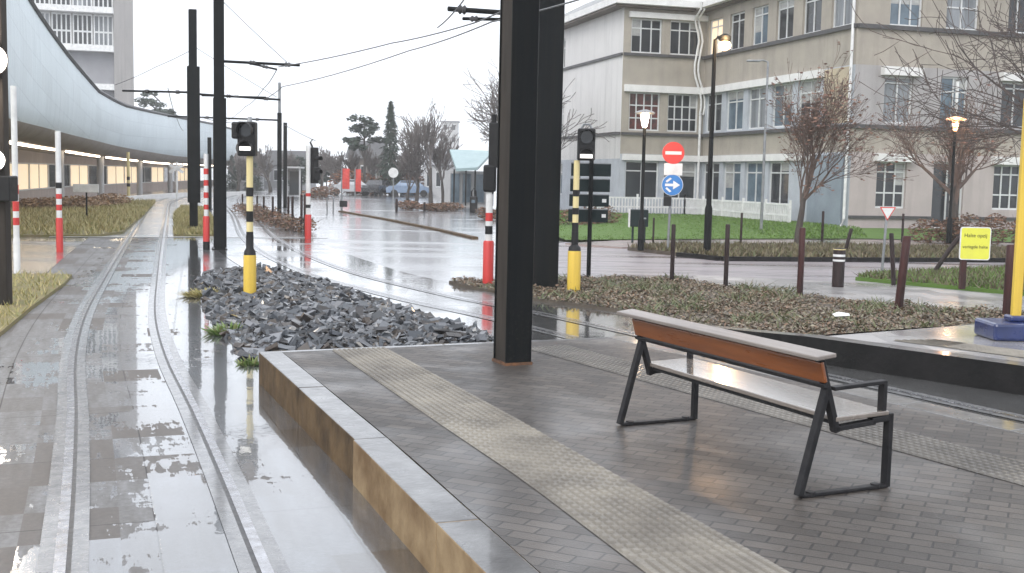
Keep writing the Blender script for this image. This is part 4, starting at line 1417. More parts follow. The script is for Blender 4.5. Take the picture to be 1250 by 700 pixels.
sf.build('soffit', M['soffitdark'], hall, world=True)
seg = [p for p in hp]
wallg, back_ = MB(), MB()
WT = [zbot(p) - .01 for p in hp]
off = [p - n * 3.6 for p, n in zip(hp, hn)]
for i in range(len(off) - 1):
    a, b = off[i], off[i + 1]
    wallg.add([(*a, 0), (*b, 0), (*b, .75), (*a, .75)], [(0, 1, 2, 3)], 0)
    back_.add([(*a, 2.2), (*b, 2.2), (*b, WT[i + 1]), (*a, WT[i])], [(0, 1, 2, 3)], 0)
wallg.build('wall', [M['wallpink']], hall, world=True)
back_.build('fascia', [M['wallpink']], hall, world=True)
k0 = 0
for i in range(0, len(off) - 5, 5):
    a, b = off[i], off[min(i + 5, len(off) - 1)]
    if a.y > 125: break
    warm = (i // 5) % 5 in (0, 1, 3)
    mbx = MB()
    d = (b - a).normalized()
    rz_ = math.atan2(d.y, d.x)
    L = (b - a).length
    for u in (0.02, .5, .98):
        q = a.lerp(b, u)
        mbx.box((q.x, q.y, 1.48), (.09, .1, 1.46), rz=rz_)
    for z in (.79, 2.17):
        q = a.lerp(b, .5)
        mbx.box((q.x, q.y, z), (L, .085, .08), rz=rz_)
    fo = mbx.build('window', M['frameW'], hall, world=True)
    g = MB()
    g.add([(*a, .76), (*b, .76), (*b, 2.19), (*a, 2.19)], [(0, 1, 2, 3)])
    g.build('pane', M['glasswarm'] if warm else M['glass'], fo, world=True)
for i in range(4, len(hp) - 8, 12):
    q = hp[i] - hn[i] * 1.7
    if q.y > 120: break
    MB().cyl((q.x, q.y, 0), (q.x, q.y, zbot(q) - .007), .22, n=12).build('column', M['palewall'], hall, smooth=True, world=True)
i = 3
while i < len(hp) - 12:
    if hp[i].y > 120: break
    MB().tube([(*(hp[j] - hn[j] * 1.15), zbot(hp[j]) - .07) for j in range(i, i + 11)], .06, 6).build('strip_light', M['striplight'], hall, world=True)
    i += 12
# white low kerb of the next stop
wk = MB()
wkp = xy(G(158, 246), G(190, 243), G(225, 240.5), G(262, 239.5), G(300, 238.5))
for a, b in zip(wkp[:-1], wkp[1:]):
    edge_run(a, b, -.35, -.02, .3, wk, 3)
tag(wk.build('kerb', M['trim']), kind='structure')

# tower block
tw = thing('tower_block', 'pale concrete tower block behind the blue band', 'building', (-42, 110, 0))
A = V(36, 60, 108).xy
B = V(139, 60, 110).xy
C = V(163, 60, 118).xy
dAB = (B - A).normalized()
nAB = Vector((dAB.y, -dAB.x))
D = C + (A - B)
H = 27
m1 = MB()
m1.add([(*B, 0), (*C, 0), (*C, H), (*B, H)], [(0, 1, 2, 3)])
m1.add([(*C, 0), (*D, 0), (*D, H), (*C, H)], [(0, 1, 2, 3)])
m1.add([(*D, 0), (*A, 0), (*A, H), (*D, H)], [(0, 1, 2, 3)])
ia, ib = A - nAB * .5, B - nAB * .5
m1.add([(*ia, 0), (*ib, 0), (*ib, H), (*ia, H)], [(0, 1, 2, 3)])
m1.build('wall', M['towerwall'], tw, world=True)
m1 = MB()
m1.prism([tuple(A), tuple(B), tuple(C), tuple(D)], H, H + .5)
m1.build('roof', M['roofgrey'], tw, world=True)
Lt = (B - A).length
rzt = math.atan2(dAB.y, dAB.x)
def tz(py): return zat(A.lerp(B, .6), py)
storey = tz(12) - tz(59)
for k in range(-2, 5):
    z0 = tz(59) + k * storey
    q = A.lerp(B, .5) + nAB * .15
    MB().box((q.x, q.y, z0), (Lt, 1.3, .55), rz=rzt).build('balcony_slab', M['white'], tw, world=True)
    if k < 0 or k > 2:
        q = A.lerp(B, .5) - nAB * .4
        MB().box((q.x, q.y, z0 + storey / 2), (Lt, .12, storey - .6), rz=rzt).build('louvre_panel', M['towergrey'], tw, world=True)
    else:
        nw = 4
        for j in range(nw):
            u0, u1 = (j + .06) / nw, (j + .94) / nw
            a, b = A.lerp(B, u0) - nAB * .4, A.lerp(B, u1) - nAB * .4
            mbx = MB()
            L = (b - a).length
            for s in range(5):
                q = a.lerp(b, s / 4)
                mbx.box((q.x, q.y, z0 + storey / 2), (.13, .12, storey - .7), rz=rzt)
            q = a.lerp(b, .5)
            for z in (.35, storey * .45, storey - .4):
                mbx.box((q.x, q.y, z0 + z), (L, .11, .16), rz=rzt)
            fo = mbx.build('window', M['frameW'], tw, world=True)
            g = MB()
            a2, b2 = a - nAB * .03, b - nAB * .03
            g.add([(*a2, z0 + .35), (*b2, z0 + .35), (*b2, z0 + storey - .4), (*a2, z0 + storey - .4)], [(0, 1, 2, 3)])
            g.build('pane', M['glass'] if (j + k) % 3 else M['glasscurtain'], fo, world=True)
        q = A.lerp(B, .5) + nAB * .72
        MB().box((q.x, q.y, z0 + .75), (Lt, .06, .9), rz=rzt).build('balcony_front', M['frameW'], tw, world=True) if k in (0,) and False else None

# ------------------------------------------------------------------ far buildings
def simple_block(name, label, a, b, depth, h, wall, roofm, nwin=3, storeys=1, gable=False, cat='building', group=None):
    a, b = Vector(a[:2]), Vector(b[:2])
    d = (b - a).normalized()
    n = Vector((-d.y, d.x))
    t = thing(name, label, cat, ((a.x + b.x) / 2, (a.y + b.y) / 2, 0), group=group)
    c, e = b + n * depth, a + n * depth
    MB().prism([tuple(a), tuple(b), tuple(c), tuple(e)], 0, h).build('wall', wall, t, world=True)
    o_ = .35
    if gable:
        m = MB()
        m1_, m2_ = (a + e) / 2, (b + c) / 2
        rh = gable
        A_, B_, C_, E_ = a - n * o_ - d * o_, b - n * o_ + d * o_, c + n * o_ + d * o_, e + n * o_ - d * o_
        R1, R2 = m1_ - d * o_, m2_ + d * o_
        m.add([(*A_, h), (*B_, h), (*C_, h), (*E_, h), (*R1, h + rh), (*R2, h + rh)], [(0, 1, 5, 4), (2, 3, 4, 5), (0, 4, 3), (1, 2, 5), (0, 3, 2, 1)])
        m.build('roof', roofm, t, world=True)
    else:
        MB().prism([tuple(a - n * o_ - d * o_), tuple(b - n * o_ + d * o_), tuple(c + n * o_ + d * o_), tuple(e + n * o_ - d * o_)], h + .002, h + .3).build('roof', roofm, t, world=True)
    L = (b - a).length
    sh = h / storeys
    for s in range(storeys):
        for k in range(nwin):
            q = a + d * (L * (k + .5) / nwin) - n * .03
            f = MB().box((q.x, q.y, s * sh + sh * .55), (L / nwin * .55, .08, sh * .5), rz=math.atan2(d.y, d.x)).build('window', M['frameW'], t, world=True)
            q2 = q - n * .045
            MB().box((q2.x, q2.y, s * sh + sh * .55), (L / nwin * .45, .02, sh * .42), rz=math.atan2(d.y, d.x)).build('pane', M['glass'], f, world=True)
    return t
p1, p2 = V(553, 240, 73), V(604, 240, 73.6)
pav = thing('pavilion', 'pale walled pavilion with a teal mono-pitch roof on thin dark posts', 'building', ((p1.x + p2.x) / 2, p1.y, 0))
a, b = p1.xy, p2.xy
d = (b - a).normalized(); n = Vector((-d.y, d.x))
MB().prism([tuple(a + n * 1.2), tuple(b + n * 1.2), tuple(b + n * 3.4), tuple(a + n * 3.4)], 0, 2.3).build('wall', M['palewall'], pav, world=True)
zl, zh = zat(a, 205), zat(a, 183) + .15
m = MB()
q = [V(557, 206, 72.6), V(583, 204.5, 72.8), V(602, 184.5, 77), V(549, 182.5, 77)]
dn = Vector((0, 0, .18))
m.add([*q, *[v - dn for v in q]], [(0, 1, 2, 3), (4, 7, 6, 5), (0, 4, 5, 1), (1, 5, 6, 2), (2, 6, 7, 3), (3, 7, 4, 0)])
m.build('roof', M['teal'], pav, world=True)
for u in (.02, .3, .52, .95):
    q = a.lerp(b, u)
    MB().box((q.x, q.y, zl / 2), (.1, .1, zl - .2)).build('post', M['mast'], pav, world=True)
for u in (.12, .4, .72):
    q = a.lerp(b, u) + n * 1.15
    f = MB().box((q.x, q.y, 1.2), (.62, .07, 1.9), rz=math.atan2(d.y, d.x)).build('window', M['galv'], pav, world=True)
    q = q - n * .045
    MB().box((q.x, q.y, 1.2), (.52, .02, 1.8), rz=math.atan2(d.y, d.x)).build('pane', M['glassblue'], f, world=True)

sl = V(538, 200, 300); sr = V(558, 200, 300)
simple_block('far_tower', 'slender pale tower beyond the bare trees', sl, sr, 5, zat(sl, 149), M['palewall'], M['greyfar'], 2, 5)
simple_block('house', 'low grey house far down the tracks', V(283, 230, 130), V(303, 230, 130), 8, 2.6, M['greyfar'], M['soffit'], 2, 1, gable=1.6)
simple_block('house', 'long low grey house behind the far shelter', V(322, 230, 140), V(372, 230, 140), 8, 2.8, M['greyfar'], M['ledge'], 5, 1, gable=1.8)
simple_block('house', 'dark brick house at the end of the street behind the orange shrubs', V(425, 230, 125), V(462, 230, 125), 8, 3.6, M['soffit'], M['ledge'], 3, 1, gable=2.0)
simple_block('house', 'pale blue low building at the end of the street', V(488, 233, 112), V(512, 233, 112), 6, 2.1, M['glassblue'], M['palewall'], 3, 1)
simple_block('house', 'white rendered house between the roundel and the pavilion', V(518, 233, 104), V(552, 233, 104), 8, 2.9, M['palewall'], M['greyfar'], 3, 1, gable=1.5)

# far shelter
a, b = V(350, 228, 92).xy, V(366, 228, 92).xy
sh = thing('tram_shelter', 'small pale framed tram shelter beyond the far masts', 'shelter', (a.x, a.y, 0))
for q in (a, b):
    MB().box((q.x, q.y, 1.15), (.12, .12, 2.3)).build('post', M['palewall'], sh, world=True)
q = (a + b) / 2
MB().box((q.x, q.y + .5, 2.36), ((b - a).length + .3, 1.5, .14)).build('roof', M['palewall'], sh, world=True)
MB().box((q.x, q.y + 1.1, 1.1), ((b - a).length, .04, 1.9)).build('back_panel', M['glass'], sh, world=True)

# cars
def car(label, p, rz, mat):
    t = thing('parked_car', label, 'car', p, rz, 'cars far down the street')
    prof = [(-2.0, .35), (-2.05, .75), (-1.75, .95), (-1.2, 1.0), (-.75, 1.42), (.7, 1.45), (1.35, .98), (1.95, .8), (2.05, .4)]
    m = MB()
    n = len(prof)
    ws = [.82 if z < 1.1 else .66 for x, z in prof]
    m.add([(x, -w_, z) for (x, z), w_ in zip(prof, ws)] + [(x, w_, z) for (x, z), w_ in zip(prof, ws)],
          [tuple(range(n))[::-1], tuple(range(n, 2 * n))] + [(i, i + 1, n + i + 1, n + i) for i in range(n - 1)] + [(n - 1, 0, n, 2 * n - 1)])
    m.build('body', mat, t)
    for s in (-1, 1):
        g = MB()
        g.add([(-1.0, s * .79, 1.02), (1.05, s * .79, 1.02), (.62, s * .685, 1.38), (-.7, s * .685, 1.38)], [(0, 1, 2, 3)])
        g.build('side_window', M['glass'], t)
    g = MB()
    g.add([(1.3, -.7, 1.03), (1.3, .7, 1.03), (.76, .6, 1.42), (.76, -.6, 1.42)], [(0, 1, 2, 3)])
    g.build('windscreen', M['glass'], t)
    for x in (-1.3, 1.3):
        for s in (-1, 1):
            MB().cyl((x, s * .66, .32), (x, s * .85, .32), .32, n=14).build('wheel', M['rubber'], t)
    return t
car('dark parked car below the spruce', G(462, 239.5), 1.3, M['cardark'])
car('silver parked car below the red banners', G(428, 239), .2, M['carsilver'])
car('greyish blue parked car beside the far white house', G(499, 240.5), .1, M['carblue'])

# ------------------------------------------------------------------ masts and overhead line
def mast(label, p, h, w_, d_, rz, mats=('mast', 'mast'), collar=None, thin=None, group=None, plate=True):
    t = thing('tram_mast', label, 'mast', p, rz, group=group)
    m = MB()
    # H-section: two flanges and a web
    m.box((0, -d_ / 2 + .012, h / 2), (w_, .024, h), m=0)
    m.box((0, d_ / 2 - .012, h / 2), (w_, .024, h), m=0)
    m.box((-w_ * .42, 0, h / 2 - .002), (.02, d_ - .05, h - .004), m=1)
    m.box((w_ * .42, 0, h / 2 - .002), (.02, d_ - .05, h - .004), m=0)
    m.build('column', [M[mats[0]], M[mats[1]]], t, bevel=.006)
    if plate:
        MB().box((0, 0, .012), (w_ * 1.5, d_ * 1.5, .024)).build('base_plate', M['mast'], t)
    for x in (-1, 1) if plate else ():
        for y in (-1, 1):
            MB().cyl((x * w_ * .62, y * d_ * .62, .0245), (x * w_ * .62, y * d_ * .62, .07), .018, n=6).build('bolt', M['galv'], t)
    if collar:
        z0, z1, k = collar
        MB().box((w_ * .05, 0, (z0 + z1) / 2), (w_ * k, d_ * 1.12, z1 - z0)).build('sleeve', M['mast'], t)
    return t

pm1 = G(625, 443, PZ)
post = mast('massive dark steel post standing on the platform, rusty at its foot', pm1, 6.2, .262, .3, R(24), ('mast', 'mastbrown'), plate=False)  # brown side plate imitates the lit left face
MB().box((0, 0, .011), (.278, .316, .03)).build('rusty_foot', M['rust'], post)
pm2 = G(663.5, 357)
post2 = mast('dark steel post close behind the massive platform post', pm2, 6.6, .44, .36, R(10))
pm3 = G(268, 305)
post3 = mast('tall dark mast left of the yellow and black signal, its foot in the wet crossing', pm3, 7.5, .25, .25, R(18), collar=(0, zat(pm3, 120), 1.25))
pm4 = G(236.5, 280, .04)
post4 = mast('tall dark mast with a stepped slanted top on the grass between the tracks', pm4, zat(pm4, 12) - .04, .26, .3, R(18), collar=(zat(pm4, 249), zat(pm4, 83), 1.55))
pm5 = G(341, 262)
post5 = mast('far dark mast with a thin pale tube on top', pm5, zat(pm5, 138), .2, .2, R(15))
MB().cyl((0, 0, zat(pm5, 138)), (0, 0, zat(pm5, 101)), .07, n=8).build('top_tube', M['galv'], post5)
pm6 = G(348, 254)
mast('far dark mast just right of the one with the pale tube', pm6, zat(pm6, 150), .2, .2, R(15))
pm7 = G(256, 256)
mast('short far mast seen between the two tall dark masts', pm7, zat(pm7, 168), .2, .2, R(15))

def arm(parent, a, b, r=.035, ins=(.35, .8)):
    """cantilever arm in world coordinates, with insulators"""
    a, b = Vector(a), Vector(b)
    M0 = parent.matrix_basis.inverted()
    a_, b_ = M0 @ a, M0 @ b
    o = MB().cyl(a_, b_, r, n=8).build('arm', M['galv'] if False else M['mast'], parent, smooth=True)
    for u in ins:
        q = a_.lerp(b_, u)
        e = a_.lerp(b_, min(1, u + .08 / max(.1, (b_ - a_).length) * 2))
        MB().tube([q, q.lerp(e, .25), q.lerp(e, .5), q.lerp(e, .75), e], [r, r * 2, r * 1.2, r * 2, r], 8).build('insulator', M['ledge'], o, smooth=True)
    return o
bpy.context.view_layer.update()
Y3, Y4, Y2, Y5 = pm3.y, pm4.y, pm2.y, pm5.y
arm(post3, V(270, 75, Y3), V(366, 80, Y3 + .6))
arm(post3, V(302, 77, Y3), V(338, 85, Y3 + .4), .025, (.5,))
arm(post4, V(150, 111, Y4 + 2), V(232, 113, Y4))
arm(post4, V(240, 115, Y4), V(342, 122, Y4 + .6))
arm(post4, V(246, 117, Y4), V(325, 119, Y4 + .3), .025, (.5,))
arm(post5, V(205, 142, Y5 + 2), V(340, 147, Y5), .04)
arm(post2, V(662, 19, Y2), V(547, 11, Y2 + .5), .045)
arm(post2, V(662, 25, Y2), V(565, 23, Y2 + .5), .03)

def wire(label, pts, r=.014, group='overhead wires of the tram line'):
    P_ = []
    for i in range(len(pts) - 1):
        a, b = Vector(pts[i]), Vector(pts[i + 1])
        for k in range(8):
            t = k / 8
            q = a.lerp(b, t)
            q.z -= .006 * (b - a).length * 4 * t * (1 - t)
            P_.append(q)
    P_.append(Vector(pts[-1]))
    m = MB()
    o0 = P_[0].copy()
    m.tube([q - o0 for q in P_], r, 5)
    o = m.build('overhead_wire', M['wire'], smooth=True)
    o.location = o0
    return tag(o, label, 'wire', group)
wire('upper contact wire rising from the left mast arm to the arm of the big posts', [V(340, 82, Y3 + .4), V(478, 53, 25), V(580, 28, Y2 + .4), V(760, -60, 14)])
wire('lower feeder wire running under the upper one towards the big posts', [V(326, 120, Y4 + .3), V(345, 106, 36), V(500, 62, 26), V(600, 27, Y2), V(800, -30, 14)])
wire('stay wire from the top of the left mast down to its arm end', [V(272, 2, Y3), V(350, 76, Y3 + .5)], .01)
wire('stay wire from the stepped mast down to the far arm', [V(240, 59, Y4), V(338, 119, Y4 + .5)], .01)
wire('stay wire from the stepped mast down to the left over the blue band', [V(236, 60, Y4), V(190, 82, Y4 + 3), V(140, 104, Y4 + 8)], .012)
wire('short steep wire above the arm of the big posts', [V(534, 34, Y2 + .4), V(560, 8, 17), V(575, -14, 15)], .012)
wire('thin far wire between the far mast and the stepped mast', [V(240, 142, Y4), V(300, 150, Y5)], .014)
wire('thin sagging wire from the far mast towards the dark tram signal', [V(346, 152, pm6.y), V(385, 172, 60)], .016)
wire('far contact wire of the right track between the far arms', [V(338, 85, Y3 + .4), V(322, 108, Y4 + .4), V(300, 130, 55), V(272, 149, 75)], .014)
wire('far contact wire of the left track above the grass', [V(205, 108, Y4 + .5), V(215, 142, 60), V(224, 160, 85)], .016)

# ------------------------------------------------------------------ signals and striped posts
def signal_head(parent, c, w_, h_, face, lens_z, extra=True):
    """black housing with visors; face = outward direction (xy)"""
    fx = Vector((face[0], face[1], 0)).normalized()
    rz = math.atan2(fx.y, fx.x) - math.pi / 2
    Rm = Matrix.Rotation(rz, 3, 'Z')
    m = MB()
    m.box(c, (w_, .2, h_), rz)
    head = m.build('signal_head', M['black'], parent, bevel=.025)
    for zz, lit in lens_z:
        q = Vector(c) + fx * .105 + Vector((0, 0, zz))
        v = MB()
        n = 10
        vs, fs = [], []
        for i in range(n + 1):
            a = math.pi * (i / n) * 1.3 - .15 * math.pi
            for L in (0, .18):
                vs.append(q + Rm @ Vector((math.cos(a) * w_ * .42, L, math.sin(a) * w_ * .42)))
        for i in range(n):
            fs.append((2 * i, 2 * i + 1, 2 * i + 3, 2 * i + 2))
        v.add(vs, fs)
        v.build('visor', M['black'], head, smooth=True)
        l = MB()
        if lit:
            l.box(q + fx * .012, (w_ * .7, .02, w_ * .22), rz)
        else:
            l.cyl(q, q + fx * .012, w_ * .36, n=16)
        l.build('lens', M['signal'] if lit else M['glass'], head)
    return head

def striped_signal(label, p, px, base_r, base_top, sleeve, head_c, head_h, head_w, stripes, lens, cat='traffic signal', extra_back=False):
    """yellow and black signal pole; rows are picture rows read off at the pole's own distance"""
    t = thing('traffic_signal', label, cat, p)
    z = lambda py: zat(p, py) - p.z
    zb = z(base_top)
    m = MB()
    m.lathe((0, 0, 0), [(base_r, 0), (base_r, zb - .03), (base_r * .93, zb)], 20)
    m.build('base_sleeve', M['yellow'], t, smooth=True)
    zc = z(base_top - 12)
    MB().lathe((0, 0, 0), [(base_r * .95, zb - .005), (base_r * .9, zb + .05), (.06, zb + .1), (.06, zc + .15), (.05, zc + .16)], 18).build('collar', M['black'], t, smooth=True)
    m = MB()
    prev = zc + .15
    r_ = .052
    for row, mi in stripes:
        zz = z(row)
        m.cyl((0, 0, prev), (0, 0, zz), r_ + (.004 if mi else 0), n=16, m=mi)
        prev = zz
    m.build('pole', [M['paleyellow'], M['black']], t, smooth=True)
    signal_head(t, Vector(head_c), head_w, head_h, (0.0, -1), lens)
    return t
p = G(305, 367)
ps1 = p
z = lambda py: zat(ps1, py)
t = striped_signal('yellow and black tram signal among the slate stones, white bar lit', p, 305, .1, 311, None,
                   (-.03, -.02, (z(149) + z(191)) / 2), z(149) - z(191), .28,
                   [(291, 0), (283, 1), (271, 0), (258, 1), (240, 0), (229, 1), (190, 0)], [(.13, False), (-.15, True)])
MB().box((-.19, -.06, z(160)), (.12, .22, .26)).build('side_lamp_box', M['black'], t, bevel=.03)
MB().cyl((0, 0, z(149) - .001), (0, 0, z(143)), .04, .03, n=10).build('cap', M['galv'], t)
p = G(700, 358, .05)
ps2 = p
z = lambda py: zat(ps2, py) - ps2.z
t = striped_signal('yellow and black tram signal on the leaf bed, beside the stacked dark panels', p, 700, .115, 306, None,
                   (.15, -.03, (z(157) + z(196)) / 2), z(157) - z(196), .3,
                   [(284, 0), (272, 1), (262, 0), (254, 1), (240, 0), (232, 1), (196, 0)], [(.12, False), (-.2, True)])
MB().tube([(.06, 0, z(157)), (.1, 0, z(152)), (.2, 0, z(152)), (.24, 0, z(157))], .02, 6).build('top_bracket', M['galv'], t)

def redpost(label, px, base, top, red_top, r, stripes, dark_base=None, bz=0, group='red and white posts around the crossing', sleeve='red', rr=None):
    p = G(px, base, bz)
    t = thing('striped_post', label, 'striped post', p, group=group)
    z = lambda py: zat(p, py) - p.z
    z0 = 0
    if dark_base:
        MB().cyl((0, 0, 0), (0, 0, z(dark_base)), r * 1.02, n=16).build('foot', M['black'], t, smooth=True)
        z0 = z(dark_base)
    MB().lathe((0, 0, 0), [(r, z0), (r, z(red_top) - .03), (r * .85, z(red_top))], 18).build('red_sleeve', M[sleeve], t, smooth=True)
    m = MB()
    prev = z(red_top)
    for row, mi in stripes:
        m.cyl((0, 0, prev), (0, 0, z(row)), (rr or r * .55) + .003 * mi, n=14, m=mi)
        prev = z(row)
    m.build('pole', [M['white'], M['red'], M['black']], t, smooth=True)
    return t, p, z
redpost('red and white post with a black foot beside the tall dark mast', 252, 305, 190, 264, .085,
        [(256, 0), (250, 1), (242, 0), (235, 1), (227, 0), (220, 1), (213, 0), (206, 1), (188, 0)], dark_base=295, rr=.06)
redpost('red and white post on the left verge, white above and red below', 73, 308, 160, 266, .08,
        [(257, 0), (250, 1), (243, 0), (237, 1), (230, 0), (223, 2), (216, 0), (160, 0)], rr=.065)
redpost('mostly white post with red bands at the left edge beside the black box, foot whitened for glare', 21, 335, 105, 290, .06,
        [(275, 0), (266, 1), (258, 0), (246, 1), (237, 0), (226, 1), (216, 0), (105, 0)], rr=.055, sleeve='white')  # white sleeve: washed-out window glare put into its colour
t, p, z = redpost('red and white post carrying a black tram signal, far side of the crossing', 376, 292, 178, 262, .1,
        [(254, 0), (250, 2), (240, 0), (236, 1), (222, 0), (178, 0)], rr=.07)
signal_head(t, (.17, .05, (z(180) + z(224)) / 2), .2, z(180) - z(224), (.8, -.6), [(.2, False), (-.2, False)])
MB().tube([(.12, .05, z(180)), (.05, .05, z(174)), (.12, .05, z(170))], .03, 6).build('bracket', M['black'], t)
MB().box((.27, 0, z(212)), (.2, .2, .4)).build('side_head', M['black'], t, bevel=.03)
t, p, z = redpost('red and white post with black signal heads left of the massive post', 595.5, 346, 140, 294, .1,
        [(286, 0), (276, 2), (270, 0), (260, 1), (235, 0)], rr=.065, bz=.05)
MB().cyl((0.03, 0, z(237)), (.06, 0, z(140)), .05, n=10).build('upper_pole', M['black'], t)
signal_head(t, (.1, 0, (z(150) + z(205)) / 2), .24, z(150) - z(205), (.9, -.4), [(.22, False), (-.2, False)])
MB().box((-.0, -.02, z(218)), (.24, .2, .5)).build('side_head', M['black'], t, bevel=.04)
# pale post by the hall
p = G(157, 245)
t = thing('striped_post', 'cream post with black bands at the end of the white kerb', 'striped post', p)
z = lambda py: zat(p, py)
m = MB()
prev = 0
for row, mi in ((228, 0), (224, 1), (220, 0), (216, 1), (186, 0)):
    m.cyl((0, 0, prev), (0, 0, z(row)), .1 + .003 * mi, n=12, m=mi); prev = z(row)
m.build('pole', [M['paleyellow'], M['black']], t, smooth=True)
p = G(216, 243)
t = thing('level_crossing_sign', 'white crossed board on a white post by the far track', 'sign', p)
z = lambda py: zat(p, py)
MB().cyl((0, 0, 0), (0, 0, z(198)), .07, n=10).build('post', M['white'], t)
for s in (-1, 1):
    MB().box((0, -.1, z(206)), (1.1, .03, .2), rot=Matrix.Rotation(s * .5, 3, 'Y')).build('board', M['white'], t).location.y = s * .02

# small white sign board on the left verge
p = G(106, 267, .06)
t = thing('notice_board', 'pale blue-white board on a thin dark post on the left verge', 'sign', p)
z = lambda py: zat(p, py) - p.z
MB().cyl((0, 0, 0), (0, 0, z(228)), .035, n=8).build('post', M['mast'], t)
MB().box((0, -.05, z(230)), (1.0, .04, z(225) - z(235))).build('board', M['white'], t, bevel=.01)

# made-up mast and lamps imitating window glare at the left edge
p = G(4, 372, .06)
t = thing('glare_mast', 'made-up brown mast at the left edge, its two white lamps imitating window glare', 'street lamp', p)
z = lambda py: zat(p, py) - p.z
MB().box((0, 0, 3.0), (.2, .2, 6.0)).build('mast', M['mastbrown'], t, bevel=.02)  # pole of the made-up glare mast
for row, rr_ in ((76, .2), (196, .14)):
    hd = MB().cyl((.06, -.3, z(row)), (.03, -.1, z(row)), rr_ * 1.05, rr_ * .7, n=20).build('glare_lamp', M['black'], t, smooth=True)
    MB().cyl((.0615, -.325, z(row)), (.061, -.302, z(row)), rr_, n=20).build('lens', M['lampwhite'], hd)
MB().box((.07, -.12, z(230)), (.34, .3, z(215) - z(246))).build('dark_box', M['black'], t, bevel=.02)
point_light('glare_lamp_light', p + Vector((.1, -.6, z(76))), 60, (1, .88, .72), .2)  # added light belonging to the made-up mast

# ------------------------------------------------------------------ lamps
def disc_lamp(label, p, row, r=.28, power=60, glow='lampsoft'):
    t = thing('street_lamp', label, 'street lamp', p, group='disc-topped lamps along the road')
    zt = zat(p, row) - p.z
    MB().lathe((0, 0, 0), [(.09, 0), (.09, .8), (.05, .86), (.045, zt - .25), (.06, zt - .2)], 14).build('post', M['mast'], t, smooth=True)
    MB().lathe((0, 0, zt - .2), [(.05, 0), (.08, .08), (.12, .33), (.1, .36)], 16).build('lantern', M[glow], t, smooth=True)
    MB().lathe((0, 0, zt + .165), [(r * .9, 0), (r, .03), (r * .8, .07), (.05, .12)], 20).build('lamp_shade', M['lampsoft' if glow == 'lamporange' else 'galv'], t, smooth=True)
    point_light('lamp_bulb', p + Vector((0, -.32, zt - .1)), power, (1, .68, .4), .1)
    return t
disc_lamp('lit white lantern with a disc top, left of the no-entry sign', G(782, 306, .1), 147, .28, 35, 'lampwhite')
disc_lamp('lit orange disc-topped lamp in the crown of the right street tree', G(1158, 297, .1), 153, .34, 25, 'lamporange')
p = G(863, 310, .1)
t = thing('street_lamp', 'tall dark street lamp with a glaring orange head by the school', 'street lamp', p)
z = lambda py: zat(p, py) - p.z
MB().lathe((0, 0, 0), [(.1, 0), (.1, 1.2), (.07, 1.3), (.05, z(60))], 14).build('post', M['mast'], t, smooth=True)
MB().tube([(0, 0, z(60)), (.0, -.03, z(49)), (.06, -.05, z(46)), (.16, -.08, z(46))], [.05, .045, .04, .035], 10).build('arm', M['mast'], t, smooth=True)
MB().lathe((.24, -.1, z(48) - .07), [(.12, 0), (.17, .06), (.16, .14), (.06, .2)], 16).build('lamp_head', M['mast'], t, smooth=True)
MB().lathe((.24, -.1, z(48) - .3), [(.04, 0), (.15, .06), (.17, .14), (.12, .225)], 16).build('diffuser', M['lampwarm'], t, smooth=True)
point_light('lamp_bulb', p + Vector((.24, -.4, z(50))), 130, (1, .6, .3), .15)
p = G(929, 281, .2)
t = thing('street_lamp', 'thin pale unlit lamp post with a short arm by the school', 'street lamp', p)
z = lambda py: zat(p, py) - p.z
MB().cyl((0, 0, 0), (0, 0, z(76)), .06, .04, n=10).build('post', M['galv'], t, smooth=True)
MB().tube([(0, 0, z(76)), (-.2, 0, z(74)), (-.42, 0, z(75))], .03, 8).build('arm', M['galv'], t)
MB().box((-.55, 0, z(75)), (.5, .2, .07)).build('lamp_head', M['galv'], t, bevel=.02)

# ------------------------------------------------------------------ signs
p = G(815, 306, .1)
t = thing('road_sign', 'red no-entry sign with a white bar above a blue arrow sign on one post', 'road sign', p)
z = lambda py: zat(p, py) - p.z
dx = .06
MB().cyl((0, 0, 0), (dx, 0, z(174)), .035, n=10).build('post', M['galv'], t, smooth=True)
zz = z(187)
f = MB().cyl((dx, -.06, zz), (dx, -.04, zz), .3, n=32).build('no_entry_disc', M['signred'], t)
MB().box((dx, -.063, zz), (.44, .005, .085)).build('white_bar', M['white'], f)
MB().box((dx + .01, -.05, z(207)), (.5, .02, .32)).build('text_plate', M['white'], t, bevel=.006)
zz = z(226)
f = MB().cyl((dx, -.06, zz), (dx, -.04, zz), .28, n=32).build('blue_disc', M['signblue'], t)
MB().cyl((dx, -.05, zz), (dx, -.035, zz), .295, n=32).build('rim', M['white'], f)
m = MB()
y = -.064
m.add([(dx - .2, y, zz + .035), (dx + .02, y, zz + .035), (dx + .02, y, zz + .12), (dx + .21, y, zz), (dx + .02, y, zz - .12), (dx + .02, y, zz - .035), (dx - .2, y, zz - .035)], [(0, 6, 5, 4, 3, 2, 1)])
m.add([(dx - .19, y, zz + .1), (dx - .07, y, zz + .2), (dx - .02, y, zz + .17), (dx - .15, y, zz + .06)], [(0, 3, 2, 1)])
m.add([(dx - .19, y, zz - .1), (dx - .15, y, zz - .06), (dx - .02, y, zz - .17), (dx - .07, y, zz - .2)], [(0, 3, 2, 1)])
m.build('arrow', M['white'], f)
MB().box((-.06, -.02, z(246)), (.2, .14, .26)).build('clamp_box', M['black'], t, bevel=.02)

